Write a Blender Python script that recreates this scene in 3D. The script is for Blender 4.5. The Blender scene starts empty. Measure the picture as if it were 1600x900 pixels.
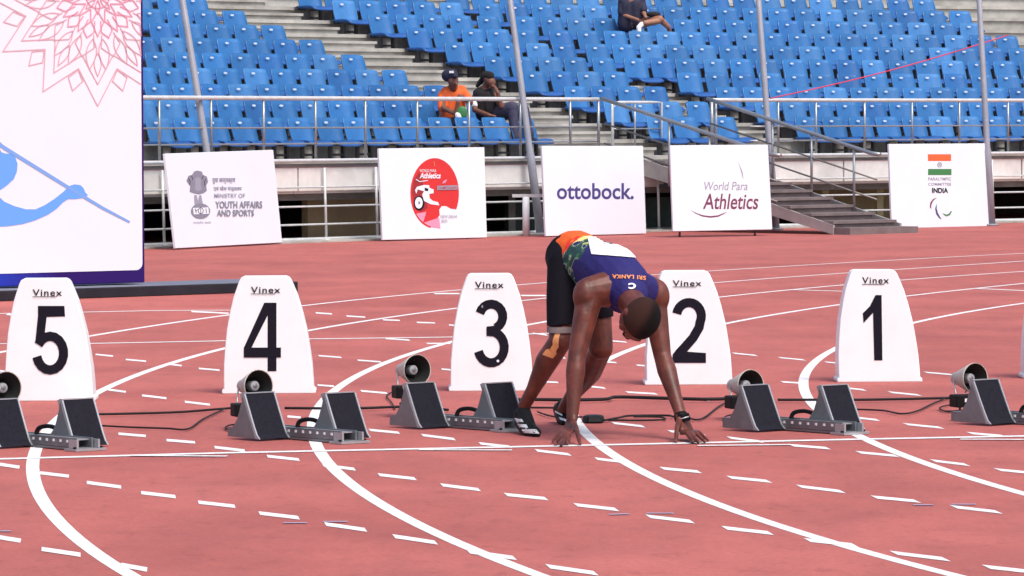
import bpy, bmesh, math, random
from math import sin, cos, pi, radians, degrees, atan2, hypot
from mathutils import Vector, Matrix, Quaternion
from mathutils.bvhtree import BVHTree
random.seed(7)
SC = bpy.context.scene
COL = SC.collection
# ------------------------------------------------------------------ camera
CAMH, CX, CY = 1.3773, 39.2449, 22.2844          # eye height; centre of the bend
FPX, YH, ROLL = 7000.0, 200.0, -0.004
PITCH = math.atan((450 - YH) / FPX)
cam_d = bpy.data.cameras.new("camera"); cam = bpy.data.objects.new("camera", cam_d); COL.objects.link(cam)
cam_d.sensor_width = 36.0; cam_d.lens = FPX / 1600 * 36.0; cam_d.clip_start = 0.5; cam_d.clip_end = 600
_r0 = Vector((1, 0, 0)); _u0 = Vector((0, sin(PITCH), cos(PITCH))); _f = Vector((0, cos(PITCH), -sin(PITCH)))
_R = _r0 * cos(ROLL) + _u0 * sin(ROLL); _U = _u0 * cos(ROLL) - _r0 * sin(ROLL)
m = Matrix((( _R.x, _U.x, -_f.x, 0), (_R.y, _U.y, -_f.y, 0), (_R.z, _U.z, -_f.z, CAMH), (0, 0, 0, 1)))
cam.matrix_world = m
SC.camera = cam
# ------------------------------------------------------------------ sky, sun, exposure
SUN_EL, SUN_AZ = 58, 145          # degrees; azimuth from +Y clockwise
w = bpy.data.worlds.new("World"); SC.world = w; w.use_nodes = True
nt = w.node_tree; bg = nt.nodes["Background"]
sky = nt.nodes.new("ShaderNodeTexSky"); sky.sky_type = 'NISHITA'; sky.sun_disc = False
sky.sun_elevation = radians(SUN_EL); sky.sun_rotation = radians(SUN_AZ)
sky.dust_density = 4.0; sky.ozone_density = 1.0; sky.air_density = 1.0
nt.links.new(sky.outputs[0], bg.inputs[0]); bg.inputs[1].default_value = 0.15
sd = bpy.data.lights.new("sun", 'SUN'); so = bpy.data.objects.new("sun", sd); COL.objects.link(so)
sd.energy = 1.5; sd.angle = radians(20); sd.color = (1.0, 0.97, 0.92)
_dir = Vector((sin(radians(SUN_AZ)) * cos(radians(SUN_EL)), cos(radians(SUN_AZ)) * cos(radians(SUN_EL)), sin(radians(SUN_EL))))
so.rotation_euler = _dir.to_track_quat('Z', 'Y').to_euler(); so.location = (0, 0, 30)
SC.view_settings.view_transform = 'Standard'; SC.view_settings.look = 'None'
SC.view_settings.exposure = 0.46; SC.view_settings.gamma = 1.0

# ------------------------------------------------------------------ measuring helpers (points of the place)
CAM = Vector((0, 0, CAMH))
def ray(px, py):
    u = (px - 800) / FPX; v = -(py - 450) / FPX
    return (_f + _R * u + _U * v)
def gnd(px, py, z=0.0):
    d = ray(px, py); t = (z - CAMH) / d.z
    return CAM + d * t
def at(px, py, Y):
    d = ray(px, py); return CAM + d * (Y / d.y)
def cyl(px, py, R):
    d = ray(px, py); a = d.x**2 + d.y**2; b = -2 * (d.x * CX + d.y * CY); c = CX * CX + CY * CY - R * R
    t = (-b + math.sqrt(b * b - 4 * a * c)) / (2 * a)
    return CAM + d * t
def phi(p): return degrees(atan2(p.y - CY, p.x - CX))
def pol(R, a, z=0.0): return Vector((CX + R * cos(radians(a)), CY + R * sin(radians(a)), z))
def proj_x(p):
    q = p - CAM; return 800 + FPX * q.dot(_R) / q.dot(_f)

# ------------------------------------------------------------------ materials
def node(nt, t, **kw):
    n = nt.nodes.new(t)
    for k, v in kw.items(): setattr(n, k, v)
    return n
def mat(name, col, rough=0.6, metal=0.0, var=0.0, vscale=6.0, bump=0.0, bscale=60.0, spec=0.5, coat=0.0, detail=4, col2=None, wear=None):
    M = bpy.data.materials.new(name); M.use_nodes = True; t = M.node_tree
    b = t.nodes["Principled BSDF"]
    b.inputs["Base Color"].default_value = (*col, 1); b.inputs["Roughness"].default_value = rough
    b.inputs["Metallic"].default_value = metal; b.inputs["Specular IOR Level"].default_value = spec
    b.inputs["Coat Weight"].default_value = coat
    tc = node(t, "ShaderNodeTexCoord")
    if var > 0 or col2:
        n = node(t, "ShaderNodeTexNoise"); n.inputs["Scale"].default_value = vscale; n.inputs["Detail"].default_value = detail
        n.inputs["Roughness"].default_value = 0.65
        t.links.new(tc.outputs["Object"], n.inputs["Vector"])
        r = node(t, "ShaderNodeValToRGB"); t.links.new(n.outputs["Fac"], r.inputs["Fac"])
        c2 = col2 if col2 else col
        lo = [max(0, c * (1 - var)) for c in col]; hi = [min(1, c * (1 + var)) for c in c2]
        r.color_ramp.elements[0].position = 0.3; r.color_ramp.elements[0].color = (*lo, 1)
        r.color_ramp.elements[1].position = 0.7; r.color_ramp.elements[1].color = (*hi, 1)
        t.links.new(r.outputs[0], b.inputs["Base Color"])
    if bump > 0:
        n2 = node(t, "ShaderNodeTexNoise"); n2.inputs["Scale"].default_value = bscale; n2.inputs["Detail"].default_value = 5
        t.links.new(tc.outputs["Object"], n2.inputs["Vector"])
        bp = node(t, "ShaderNodeBump"); bp.inputs["Strength"].default_value = bump; bp.inputs["Distance"].default_value = 0.01
        t.links.new(n2.outputs["Fac"], bp.inputs["Height"]); t.links.new(bp.outputs[0], b.inputs["Normal"])
    return M
def track_material():
    M = bpy.data.materials.new("track_rubber"); M.use_nodes = True; t = M.node_tree; b = t.nodes["Principled BSDF"]
    tc = node(t, "ShaderNodeTexCoord")
    def noise(scale, detail, rough=0.6, mapping=None):
        n = node(t, "ShaderNodeTexNoise"); n.inputs["Scale"].default_value = scale; n.inputs["Detail"].default_value = detail; n.inputs["Roughness"].default_value = rough
        if mapping:
            mp = node(t, "ShaderNodeMapping"); mp.inputs["Scale"].default_value = mapping
            t.links.new(tc.outputs["Object"], mp.inputs["Vector"]); t.links.new(mp.outputs[0], n.inputs["Vector"])
        else: t.links.new(tc.outputs["Object"], n.inputs["Vector"])
        return n
    n1 = noise(0.55, 5, 0.6); n2 = noise(160, 3, 0.7); n3 = noise(2.4, 6, 0.7, (1, .35, 1))
    r1 = node(t, "ShaderNodeValToRGB"); t.links.new(n1.outputs["Fac"], r1.inputs["Fac"])
    e = r1.color_ramp.elements; e[0].position = .3; e[0].color = (.40, .106, .090, 1); e[1].position = .72; e[1].color = (.53, .150, .126, 1)
    r3 = node(t, "ShaderNodeValToRGB"); t.links.new(n3.outputs["Fac"], r3.inputs["Fac"])
    e = r3.color_ramp.elements; e[0].position = .28; e[0].color = (.80, .80, .84, 1); e[1].position = .62; e[1].color = (1, 1, 1, 1)
    r2 = node(t, "ShaderNodeValToRGB"); t.links.new(n2.outputs["Fac"], r2.inputs["Fac"])
    e = r2.color_ramp.elements; e[0].position = .35; e[0].color = (.86, .86, .86, 1); e[1].position = .65; e[1].color = (1.08, 1.08, 1.08, 1)
    n4 = noise(9.0, 6, .75, (1, .55, 1)); r4 = node(t, "ShaderNodeValToRGB"); t.links.new(n4.outputs["Fac"], r4.inputs["Fac"])
    e = r4.color_ramp.elements; e[0].position = .27; e[0].color = (.72, .70, .72, 1); e[1].position = .46; e[1].color = (1, 1, 1, 1)
    n5 = noise(38, 4, .8); r5 = node(t, "ShaderNodeValToRGB"); t.links.new(n5.outputs["Fac"], r5.inputs["Fac"])
    e = r5.color_ramp.elements; e[0].position = .25; e[0].color = (.80, .80, .80, 1); e[1].position = .75; e[1].color = (1.14, 1.16, 1.17, 1)
    m0 = node(t, "ShaderNodeMix", data_type='RGBA', blend_type='MULTIPLY'); m0.inputs[0].default_value = 1
    t.links.new(r4.outputs[0], m0.inputs[6]); t.links.new(r5.outputs[0], m0.inputs[7])
    m00 = node(t, "ShaderNodeMix", data_type='RGBA', blend_type='MULTIPLY'); m00.inputs[0].default_value = 1
    t.links.new(r3.outputs[0], m00.inputs[6]); t.links.new(m0.outputs[2], m00.inputs[7])
    mx = node(t, "ShaderNodeMix", data_type='RGBA', blend_type='MULTIPLY'); mx.inputs[0].default_value = 1
    t.links.new(r1.outputs[0], mx.inputs[6]); t.links.new(m00.outputs[2], mx.inputs[7])
    m2 = node(t, "ShaderNodeMix", data_type='RGBA', blend_type='MULTIPLY'); m2.inputs[0].default_value = 1
    t.links.new(mx.outputs[2], m2.inputs[6]); t.links.new(r2.outputs[0], m2.inputs[7])
    t.links.new(m2.outputs[2], b.inputs["Base Color"])
    bp = node(t, "ShaderNodeBump"); bp.inputs["Strength"].default_value = .35; bp.inputs["Distance"].default_value = .003
    t.links.new(n2.outputs["Fac"], bp.inputs["Height"]); t.links.new(bp.outputs[0], b.inputs["Normal"])
    b.inputs["Roughness"].default_value = .85; b.inputs["Specular IOR Level"].default_value = .25
    return M
M = {}
M['track'] = track_material()
M['line'] = mat("white_line_paint", (.72, .70, .69), .75, var=.14, vscale=22, bump=.2, bscale=300, col2=(.78, .77, .76), detail=7)
M['blueline'] = mat("faded_blue_line_paint", (.38, .30, .42), .8, var=.15, vscale=30)
M['seat'] = mat("blue_seat_plastic", (.028, .150, .385), .42, var=.16, vscale=5.0, spec=.4, bump=.06, bscale=12)
M['seat2'] = mat("blue_seat_plastic_faded", (.050, .19, .44), .5, var=.18, vscale=5.0, spec=.35)
M['seat3'] = mat("blue_seat_plastic_deep", (.022, .125, .35), .40, var=.16, vscale=5.0, spec=.4, bump=.06, bscale=12)
def fade_each(Mx, lo, hi):
    t = Mx.node_tree; b = t.nodes["Principled BSDF"]; src = b.inputs["Base Color"].links[0].from_socket
    oi = node(t, "ShaderNodeObjectInfo"); mr = node(t, "ShaderNodeMapRange"); mr.inputs[3].default_value = lo; mr.inputs[4].default_value = hi
    t.links.new(oi.outputs["Random"], mr.inputs[0]); hs = node(t, "ShaderNodeHueSaturation"); t.links.new(mr.outputs[0], hs.inputs["Value"]); t.links.new(src, hs.inputs["Color"])
    t.links.new(hs.outputs[0], b.inputs["Base Color"])
for q in ('seat', 'seat2', 'seat3'): fade_each(M[q], .84, 1.12)
M['seatpan'] = mat("blue_seat_plastic_pan", (.02, .10, .34), .45, var=.1, vscale=4)
M['bracket'] = mat("dark_seat_steel", (.06, .055, .055), .6, var=.3, vscale=20)
M['tag'] = mat("pale_oval_plastic", (.62, .70, .82), .4)  # pale tone of the small oval on each backrest
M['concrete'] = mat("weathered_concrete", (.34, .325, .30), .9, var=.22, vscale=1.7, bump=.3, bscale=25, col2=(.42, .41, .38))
M['concrete_dark'] = mat("dark_grey_concrete", (.17, .16, .15), .9, var=.25, vscale=2.5, bump=.3, bscale=25)  # darker grey with random mottling, used on the deck edge and underside
M['parapet'] = mat("dirty_white_paint", (.62, .61, .58), .7, var=.14, vscale=1.3, col2=(.76, .75, .72), detail=7)
M['steel'] = mat("brushed_rail_steel", (.36, .38, .40), .35, metal=.7, var=.1, vscale=12)
M['steel_light'] = mat("painted_rail_white", (.60, .62, .62), .45, metal=.2, var=.12, vscale=9)
M['steel_dark'] = mat("dull_rail_steel", (.22, .20, .19), .45, metal=.6, var=.15, vscale=9)
M['pole'] = mat("pale_grey_pole_paint", (.27, .28, .325), .45, var=.12, vscale=5)
M['white'] = mat("white_plastic", (.82, .84, .85), .5, var=.04, vscale=5, detail=8)
M['board'] = mat("white_board_print", (.74, .77, .84), .5, var=.025, vscale=1.5)
M['black'] = mat("black_print", (.009, .008, .016), .7, spec=.12, var=.15, vscale=40)
M['wood'] = mat("brown_wall_paint", (.30, .22, .13), .85, var=.2, vscale=1.5)
M['olive'] = mat("olive_wall_paint", (.40, .33, .19), .85, var=.2, vscale=1.5)
M['green_dark'] = mat("dark_green_tarpaulin", (.025, .045, .04), .8, var=.4, vscale=3, bump=.5, bscale=3)
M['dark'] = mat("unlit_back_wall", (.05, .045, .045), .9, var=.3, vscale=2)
M['stairs'] = mat("dark_stair_carpet", (.17, .135, .135), .9, var=.25, vscale=3)
M['stair_side'] = mat("stair_stringer_paint", (.34, .31, .30), .6, var=.15, vscale=4)
M['rubber'] = mat("black_rubber_pad", (.016, .016, .024), .85, spec=.12, var=.2, vscale=60, bump=.5, bscale=400)
M['alu'] = mat("aluminium", (.44, .45, .47), .38, metal=.55, var=.08, vscale=20)
M['alu_d'] = mat("aluminium_side", (.21, .22, .235), .45, metal=.5, var=.12, vscale=14)
M['blackplastic'] = mat("black_plastic", (.006, .006, .007), .55, spec=.15, var=.1, vscale=30)
M['beige'] = mat("beige_horn_paint", (.50, .46, .40), .5, var=.1, vscale=14)
M['horn_in'] = mat("dark_horn_inside", (.010, .011, .010), .5, var=.1, vscale=14)
M['grey'] = mat("grey_plastic", (.34, .35, .37), .5)
M['cable'] = mat("black_cable", (.012, .009, .010), .7, spec=.3)
M['navy'] = mat("navy_print", (.055, .045, .20), .55)
M['maroon'] = mat("maroon_print", (.17, .035, .085), .55)
M['greyprint'] = mat("grey_print", (.22, .22, .28), .6)
M['lightprint'] = mat("pale_grey_print", (.30, .30, .38), .6)
M['red'] = mat("red_print", (.60, .022, .022), .5, var=.05, vscale=3)
M['darkred'] = mat("dark_red_print", (.30, .015, .02), .5)
M['pink'] = mat("pink_print", (.75, .28, .42), .5)
M['saffron'] = mat("saffron_print", (.75, .12, .03), .5)
M['green'] = mat("green_print", (.04, .20, .06), .5)
M['blueprint'] = mat("sky_blue_print", (.13, .36, .86), .5)
M['paleprint'] = mat("pale_blue_print", (.18, .36, .76), .5)
M['mand1'] = mat("pink_line_print", (.74, .30, .40), .5)
M['mand2'] = mat("dusty_pink_line_print", (.66, .38, .44), .5)
M['platform'] = mat("dark_platform_carpet", (.028, .026, .034), .85, spec=.1, var=.2, vscale=3)
M['skin'] = mat("dark_brown_skin", (.076, .0185, .012), .46, var=.25, vscale=11, bump=.15, bscale=55, spec=.42, col2=(.135, .034, .021))
M['hair'] = mat("cropped_black_hair", (.012, .010, .010), .9, var=.4, vscale=120, bump=.9, bscale=500)
M['short'] = mat("black_lycra", (.006, .005, .009), .8, bump=.2, bscale=30, spec=.12)
M['hem'] = mat("grey_hem", (.17, .125, .12), .7)
M['tape'] = mat("orange_kinesio_tape", (.72, .32, .12), .7, var=.08, vscale=30)
M['bib'] = mat("white_bib_paper", (.82, .82, .84), .6, bump=.25, bscale=12)
M['orangeprint'] = mat("orange_print", (.80, .28, .10), .6)
M['shoe'] = mat("black_shoe_mesh", (.006, .007, .007), .6, spec=.2, bump=.3, bscale=200)
M['shoew'] = mat("white_shoe_stripe", (.75, .78, .76), .4)
M['sole'] = mat("dark_shoe_sole", (.015, .015, .018), .6)
M['orangecloth'] = mat("orange_cotton", (.80, .13, .025), .8, var=.08, vscale=12)
M['navycloth'] = mat("navy_cotton", (.018, .018, .045), .8, var=.2, vscale=12)
M['blackcloth'] = mat("black_cotton", (.014, .011, .013), .85, var=.3, vscale=12)
M['jeans'] = mat("dark_denim", (.045, .045, .085), .85, var=.3, vscale=20)
M['lightskin'] = mat("brown_skin", (.33, .15, .09), .55, var=.1, vscale=12)
M['midskin'] = mat("mid_brown_skin", (.16, .065, .04), .55, var=.15, vscale=12)
M['redrope'] = mat("red_rope_fibre", (.62, .05, .11), .8)

# ------------------------------------------------------------------ mesh builder
class MB:
    def __init__(s): s.v = []; s.f = []; s.m = []; s.s = []
    def add(s, verts, faces, mi=0, smooth=False):
        o = len(s.v); s.v += [Vector(p) for p in verts]
        for f in faces: s.f.append(tuple(i + o for i in f)); s.m.append(mi); s.s.append(smooth)
    def box(s, c, size, rot=None, mi=0):
        hx, hy, hz = [k / 2 for k in size]; c = Vector(c)
        vs = [Vector((x, y, z)) for z in (-hz, hz) for y in (-hy, hy) for x in (-hx, hx)]
        if rot: vs = [rot @ v for v in vs]
        s.add([c + v for v in vs], [(0, 2, 3, 1), (4, 5, 7, 6), (0, 1, 5, 4), (2, 6, 7, 3), (0, 4, 6, 2), (1, 3, 7, 5)], mi)
    def hexa(s, b, t, mi=0):          # bottom 4 and top 4 corners in order
        s.add(list(b) + list(t), [(3, 2, 1, 0), (4, 5, 6, 7), (0, 1, 5, 4), (1, 2, 6, 5), (2, 3, 7, 6), (3, 0, 4, 7)], mi)
    def tube(s, pts, r, n=8, mi=0, cap=True):
        pts = [Vector(p) for p in pts]
        rs = r if isinstance(r, (list, tuple)) else [r] * len(pts)
        vs = []; fs = []; prev = None
        for i, p in enumerate(pts):
            d = (pts[min(i + 1, len(pts) - 1)] - pts[max(i - 1, 0)])
            d = d.normalized() if d.length > 1e-9 else Vector((0, 0, 1))
            if prev is None:
                up = Vector((0, 0, 1)) if abs(d.z) < .9 else Vector((1, 0, 0))
                a = d.cross(up).normalized()
            else: a = (prev - d * prev.dot(d)).normalized()
            prev = a; b = d.cross(a)
            for k in range(n):
                t = 2 * pi * k / n; vs.append(p + (a * cos(t) + b * sin(t)) * rs[i])
        for i in range(len(pts) - 1):
            for k in range(n):
                k2 = (k + 1) % n; fs.append((i * n + k, i * n + k2, (i + 1) * n + k2, (i + 1) * n + k))
        s.add(vs, fs, mi, True)
        if cap:
            o = len(s.v) - len(vs)
            s.f.append(tuple(o + k for k in range(n - 1, -1, -1))); s.m.append(mi); s.s.append(False)
            s.f.append(tuple(o + (len(pts) - 1) * n + k for k in range(n))); s.m.append(mi); s.s.append(False)
    def sector(s, R0, R1, a0, a1, z0, z1, seg=1, mi=0):
        vs = []; fs = []
        for i in range(seg + 1):
            a = a0 + (a1 - a0) * i / seg
            vs += [pol(R0, a, z0), pol(R1, a, z0), pol(R1, a, z1), pol(R0, a, z1)]
        for i in range(seg):
            for k in range(4):
                k2 = (k + 1) % 4; fs.append((i * 4 + k, i * 4 + k2, i * 4 + 4 + k2, i * 4 + 4 + k))
        fs.append((0, 3, 2, 1)); e = seg * 4; fs.append((e, e + 1, e + 2, e + 3))
        s.add(vs, fs, mi)
    def ribbon(s, pts, width, z, mi=0):      # flat strip on the ground
        pts = [Vector((p[0], p[1], z)) for p in pts]; vs = []; fs = []
        for i, p in enumerate(pts):
            d = (pts[min(i + 1, len(pts) - 1)] - pts[max(i - 1, 0)]).normalized()
            nn = Vector((-d.y, d.x, 0)) * width / 2
            vs += [p + nn, p - nn]
        for i in range(len(pts) - 1): fs.append((i * 2, i * 2 + 1, i * 2 + 3, i * 2 + 2))
        s.add(vs, fs, mi)
    def build(s, name, mats, parent=None, fixn=True):
        me = bpy.data.meshes.new(name)
        me.from_pydata([tuple(v) for v in s.v], [], s.f)
        for mm in (mats if isinstance(mats, (list, tuple)) else [mats]): me.materials.append(mm)
        me.polygons.foreach_set("material_index", s.m); me.polygons.foreach_set("use_smooth", s.s)
        if fixn:
            b = bmesh.new(); b.from_mesh(me); bmesh.ops.recalc_face_normals(b, faces=b.faces); b.to_mesh(me); b.free()
        me.update()
        return link(name, me, parent)
def link(name, me, parent=None):
    o = bpy.data.objects.new(name, me); COL.objects.link(o)
    if parent:
        o.parent = parent
        o.matrix_parent_inverse = PINV.get(parent.name, Matrix.Identity(4))
    return o
PINV = {}
def tag(o, label=None, cat=None, group=None, kind=None):
    if label: o['label'] = label
    if cat: o['category'] = cat
    if group: o['group'] = group
    if kind: o['kind'] = kind
    return o
def thing(name, label, cat, loc=(0, 0, 0), rz=0.0, group=None, local=False):
    o = bpy.data.objects.new(name, None); COL.objects.link(o); o.empty_display_size = .2
    o.location = loc; o.rotation_euler = (0, 0, rz)
    if not local:       # parts are given in world coordinates
        PINV[o.name] = (Matrix.Translation(Vector(loc)) @ Matrix.Rotation(rz, 4, 'Z')).inverted()
    return tag(o, label, cat, group)
def bevelled(o, w_, seg=2, ang=40):
    md = o.modifiers.new("bevel", 'BEVEL'); md.width = w_; md.segments = seg; md.limit_method = 'ANGLE'; md.angle_limit = radians(ang)
    return o

# text and flat print ----------------------------------------------------------------
def text_geo(body, bold=0.0, spacing=1.0, shear=0.0):
    c = bpy.data.curves.new("lettering", 'FONT'); c.body = body; c.size = 1; c.offset = bold; c.space_character = spacing; c.shear = shear
    c.resolution_u = 4; c.fill_mode = 'FRONT'
    o = bpy.data.objects.new("lettering", c); COL.objects.link(o)
    dg = bpy.context.evaluated_depsgraph_get(); me = bpy.data.meshes.new_from_object(o.evaluated_get(dg))
    vs = [v.co.copy() for v in me.vertices]; fs = [tuple(p.vertices) for p in me.polygons]
    bpy.data.objects.remove(o); bpy.data.curves.remove(c); bpy.data.meshes.remove(me)
    x0 = min(v.x for v in vs); x1 = max(v.x for v in vs); y0 = min(v.y for v in vs); y1 = max(v.y for v in vs)
    return [((v.x - x0) / (x1 - x0), (v.y - y0) / (y1 - y0)) for v in vs], fs
def stroke2d(pts, wd, closed=False):
    """mitred 2-D ribbon"""
    n = len(pts); vs = []; fs = []; P = [Vector((p[0], p[1])) for p in pts]
    wds = wd if isinstance(wd, (list, tuple)) else [wd] * n
    for i in range(n):
        if closed: a = P[i - 1]; b = P[(i + 1) % n]
        else: a = P[max(i - 1, 0)]; b = P[min(i + 1, n - 1)]
        d1 = (P[i] - a); d2 = (b - P[i])
        if d1.length < 1e-9: d1 = d2
        if d2.length < 1e-9: d2 = d1
        d1 = d1.normalized(); d2 = d2.normalized(); t = d1 + d2
        t = t.normalized() if t.length > 1e-6 else d1
        nn = Vector((-t.y, t.x)); k = max(.45, abs(nn.dot(Vector((-d1.y, d1.x)))))
        vs += [tuple(P[i] + nn * wds[i] / 2 / k), tuple(P[i] - nn * wds[i] / 2 / k)]
    m_ = n if closed else n - 1
    for i in range(m_):
        j = (i + 1) % n; fs.append((i * 2, i * 2 + 1, j * 2 + 1, j * 2))
    return vs, fs
def ell(cx, cy, rx, ry, n=28, a0=0, a1=360):
    return [(cx + rx * cos(radians(a0 + (a1 - a0) * i / n)), cy + ry * sin(radians(a0 + (a1 - a0) * i / n))) for i in range(n + (0 if a1 - a0 >= 360 else 1))]
def smooth_curve(pts, n=8):
    out = []; P = [Vector(p) for p in pts]
    for i in range(len(P) - 1):
        p0 = P[max(i - 1, 0)]; p1 = P[i]; p2 = P[i + 1]; p3 = P[min(i + 2, len(P) - 1)]
        for k in range(n):
            t = k / n
            out.append(.5 * ((2 * p1) + (-p0 + p2) * t + (2 * p0 - 5 * p1 + 4 * p2 - p3) * t * t + (-p0 + 3 * p1 - 3 * p2 + p3) * t**3))
    out.append(P[-1]); return out
class Print:
    """flat print laid on a face: fn maps print coordinates to a point of the face"""
    def __init__(s, fn, parent): s.fn = fn; s.parent = parent; s.k = 0
    def put(s, name, vs, fs, m_, label=None):
        mb = MB(); s.k += 1
        mb.add([s.fn(x, y, .0015 + .0006 * s.k) for x, y in vs], fs)
        o = mb.build(name, m_, s.parent, fixn=False)
        if label: o['label'] = label
        return o
    def poly(s, name, pts, m_, label=None): return s.put(name, pts, [tuple(range(len(pts)))], m_, label)
    def text(s, name, body, x0, y0, x1, y1, m_, bold=0.0, sp=1.0, shear=0.0, label=None):
        uv, fs = text_geo(body, bold, sp, shear)          # y0 = bottom, y1 = top
        return s.put(name, [(x0 + (x1 - x0) * u, y0 + (y1 - y0) * v) for u, v in uv], fs, m_, label)
    def strokes(s, name, lst, wd, m_, label=None):
        V = []; F = []
        for pts, cl in lst:
            v, f = stroke2d(pts, wd, cl); o = len(V); V += v; F += [tuple(i + o for i in q) for q in f]
        return s.put(name, V, F, m_, label)

# ================================================================== THE SETTING
mb = MB(); mb.add([(-160, -20, 0), (160, -20, 0), (160, 220, 0), (-160, 220, 0)], [(0, 1, 2, 3)])
tag(mb.build('ground', M['track'], fixn=False), 'red rubber running track surface', kind='structure')
LANES = [([-1.6282, 4.9538, -5.7531, 3.4566, 36.7238], 160.0, 191.5),
         ([-1.9088, 7.2925, -10.5968, 6.9122, -1.4908, 38.7497], 153.5, 194.5),
         ([-0.4036, 0.9406, -0.365, -0.797, 0.9632, 39.864], 148.5, 194.5),
         ([-1.5984, 5.7096, -7.0803, 3.0677, 0.1276, 41.2011], 145.0, 193.2),
         ([2.5685, -0.7633, -2.3025, 0.9104, 0.272, 42.6501], 143.0, 173.5)]
for n_, (c, a0, a1) in enumerate(LANES):
    pts = []
    N = 120
    for i in range(-60, N + 41):
        a_ = a0 + (a1 - a0) * max(0, min(N, i)) / N; t = (a_ - 150) / 30; r = 0
        a = a0 + (a1 - a0) * i / N
        for k in c: r = r * t + k
        pts.append(pol(r, a))
    mb = MB(); mb.ribbon(pts, .054, .0012)
    tag(mb.build('lane_line', M['line'], fixn=False), 'curved white lane line on the red track', kind='structure')
def flat_line(name, pxs, wd, z, m_, label):
    mb = MB(); mb.ribbon([gnd(*p) for p in pxs], wd, z)
    return tag(mb.build(name, m_, fixn=False), label, kind='structure')
flat_line('start_line', [(-500, 730.5), (-60, 719.5), (355, 708.3), (800, 699), (1345, 687), (1700, 680), (2100, 673)], .085, .0026, M['line'], 'straight white start line across the lanes')
for a, b in (((205, 713), (355, 714)), ((655, 704), (800, 704.5)), ((1090, 697.5), (1235, 696)), ((1500, 687.5), (1610, 688))):
    flat_line('start_tick', [a, b], .05, .0042, M['line'], 'short white mark just before the start line')
flat_line('marking_line', [(-20, 490.5), (132, 488), (250, 485.5), (360, 485)], .09, .0022, M['line'], 'thin white line across the outer lanes')
flat_line('marking_line', [(-20, 537.5), (145, 537), (300, 534), (486, 530), (640, 528), (707, 527), (860, 521)], .09, .0022, M['line'], 'thin white line across the middle lanes')
flat_line('marking_line', [(1240, 453), (1320, 455.5)], .08, .0022, M['line'], 'thin pale line in the far lanes')
flat_line('marking_line', [(1525, 451), (1610, 455)], .08, .0022, M['line'], 'thin pale line in the far lanes')
DASH = """168 609 198 613;220 618 262 623;287 628 330 633;130 669 159 672;183 678 230 682;258 688 307 692;333 699 385 705;-20 723 33 731;60 739 110 745;133 754 192 762;218 770 277 777;307 785 370 792;-20 837 35 846;62 858 129 868;187 883 232 891
495 602 523 604;562 611 607 615;448 651 471 653;575 672 626 677;657 680 713 687;747 693 800 699;415 713 470 719;502 727 557 734;589 742 652 749;687 758 752 766;787 773 857 780;402 802 470 810;505 819 575 829;612 838 685 849;728 862 808 873
910 603 947 607;977 613 1028 616;1063 622 1108 626;955 661 1008 667;1043 674 1102 679;1136 684 1193 691;835 704 893 711;929 717 980 723;1031 732 1096 738;1136 746 1205 753;896 789 967 797;1009 807 1085 816;1128 825 1208 834;852 885 935 897
1317 606 1353 610;1388 613 1439 618;1338 653 1374 657;1412 663 1474 669;1512 677 1572 682;1233 696 1297 701;1338 707 1404 713;1455 720 1514 727;1555 734 1627 741;1245 760 1320 769;1362 777 1437 784;1486 792 1564 801;1257 844 1340 853;1392 864 1483 875;1537 886 1620 895
148 554 178 557;195 562 230 565;262 569 285 572;309 576 345 579;-15 578 8 581;297 487 343 489;10 491 30 494
492 489 520 491;540 494 572 496;597 500 626 501;650 504 681 505;701 508 712 509;600 529 642 532;665 537 705 537;496 556 535 559;557 563 597 566;689 577 712 579;677 459 720 459
832 521 856 524;956 533 980 535;946 566 964 567;994 571 1010 572;849 597 873 598;1144 552 1184 556;868 558 884 560;812 462 855 462
1216 559 1259 563;1289 566 1312 568;1444 582 1491 586;1220 597 1253 599;340 489 358 490"""
for item in DASH.replace('\n', ';').split(';'):
    x0, y0, x1, y1 = map(float, item.split()); A = gnd(x0, y0); B = gnd(x1, y1)
    mid = (y0 + y1) / 2; th = (2.0 + max(0, mid - 560) * .0125) * (FPX * CAMH) / (mid - YH)**2   # painted depth in metres
    q = Vector((0, th / 2, 0)); mb = MB()
    # painted blocks with slanted ends
    ex = (B - A) * .09
    mb.add([A - q + ex + Vector((0, 0, .0018)), B - q + Vector((0, 0, .0018)), B + q - ex + Vector((0, 0, .0018)), A + q + Vector((0, 0, .0018))], [(0, 1, 2, 3)])
    tag(mb.build('lane_dash', M['line'], fixn=False), 'short white painted dash on the red track', kind='structure')
for item in "0 831 17 831;443 818 480 818;505 816 543 816;952 805 983 804;1010 803 1053 803;1427 790 1458 790;1487 789 1525 789".split(';'):
    x0, y0, x1, y1 = map(float, item.split()); A = gnd(x0, y0); B = gnd(x1, y1)
    flat_line('lane_dash', [(x0, y0), (x1, y1)], .035, .0032, M['blueline'], 'faded blue painted dash on the red track')

# ================================================================== GRANDSTAND
R0 = 52.9
st = thing('grandstand', 'curved concrete grandstand terrace carrying rows of blue seats behind the track', 'grandstand', pol(R0, 134))
ROWZ = lambda k: 1.0 + .218 * k
A0, A1 = 121.5, 148.0
for k in range(14):
    r_in = R0 if k == 0 else 53.15 + .8 * k
    mb = MB()
    if k < 10: mb.sector(r_in, r_in + (1.1 if k == 0 else .82), 117.0, A1 + 1, ROWZ(k) - .05, ROWZ(k), 40)        # tread slab with a nosing
    else: mb.sector(r_in, r_in + .82, 117.0, A1 + 1, ROWZ(k) - .05, ROWZ(k), 40)
    mb.build('terrace_tread', M['concrete'], st)
    if k:
        mb = MB(); mb.sector(r_in + .04, r_in + .14, 117.0, A1 + 1, ROWZ(k - 1) + .002, ROWZ(k) - .052, 40)
        mb.build('terrace_riser', M['concrete'], st)
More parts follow.
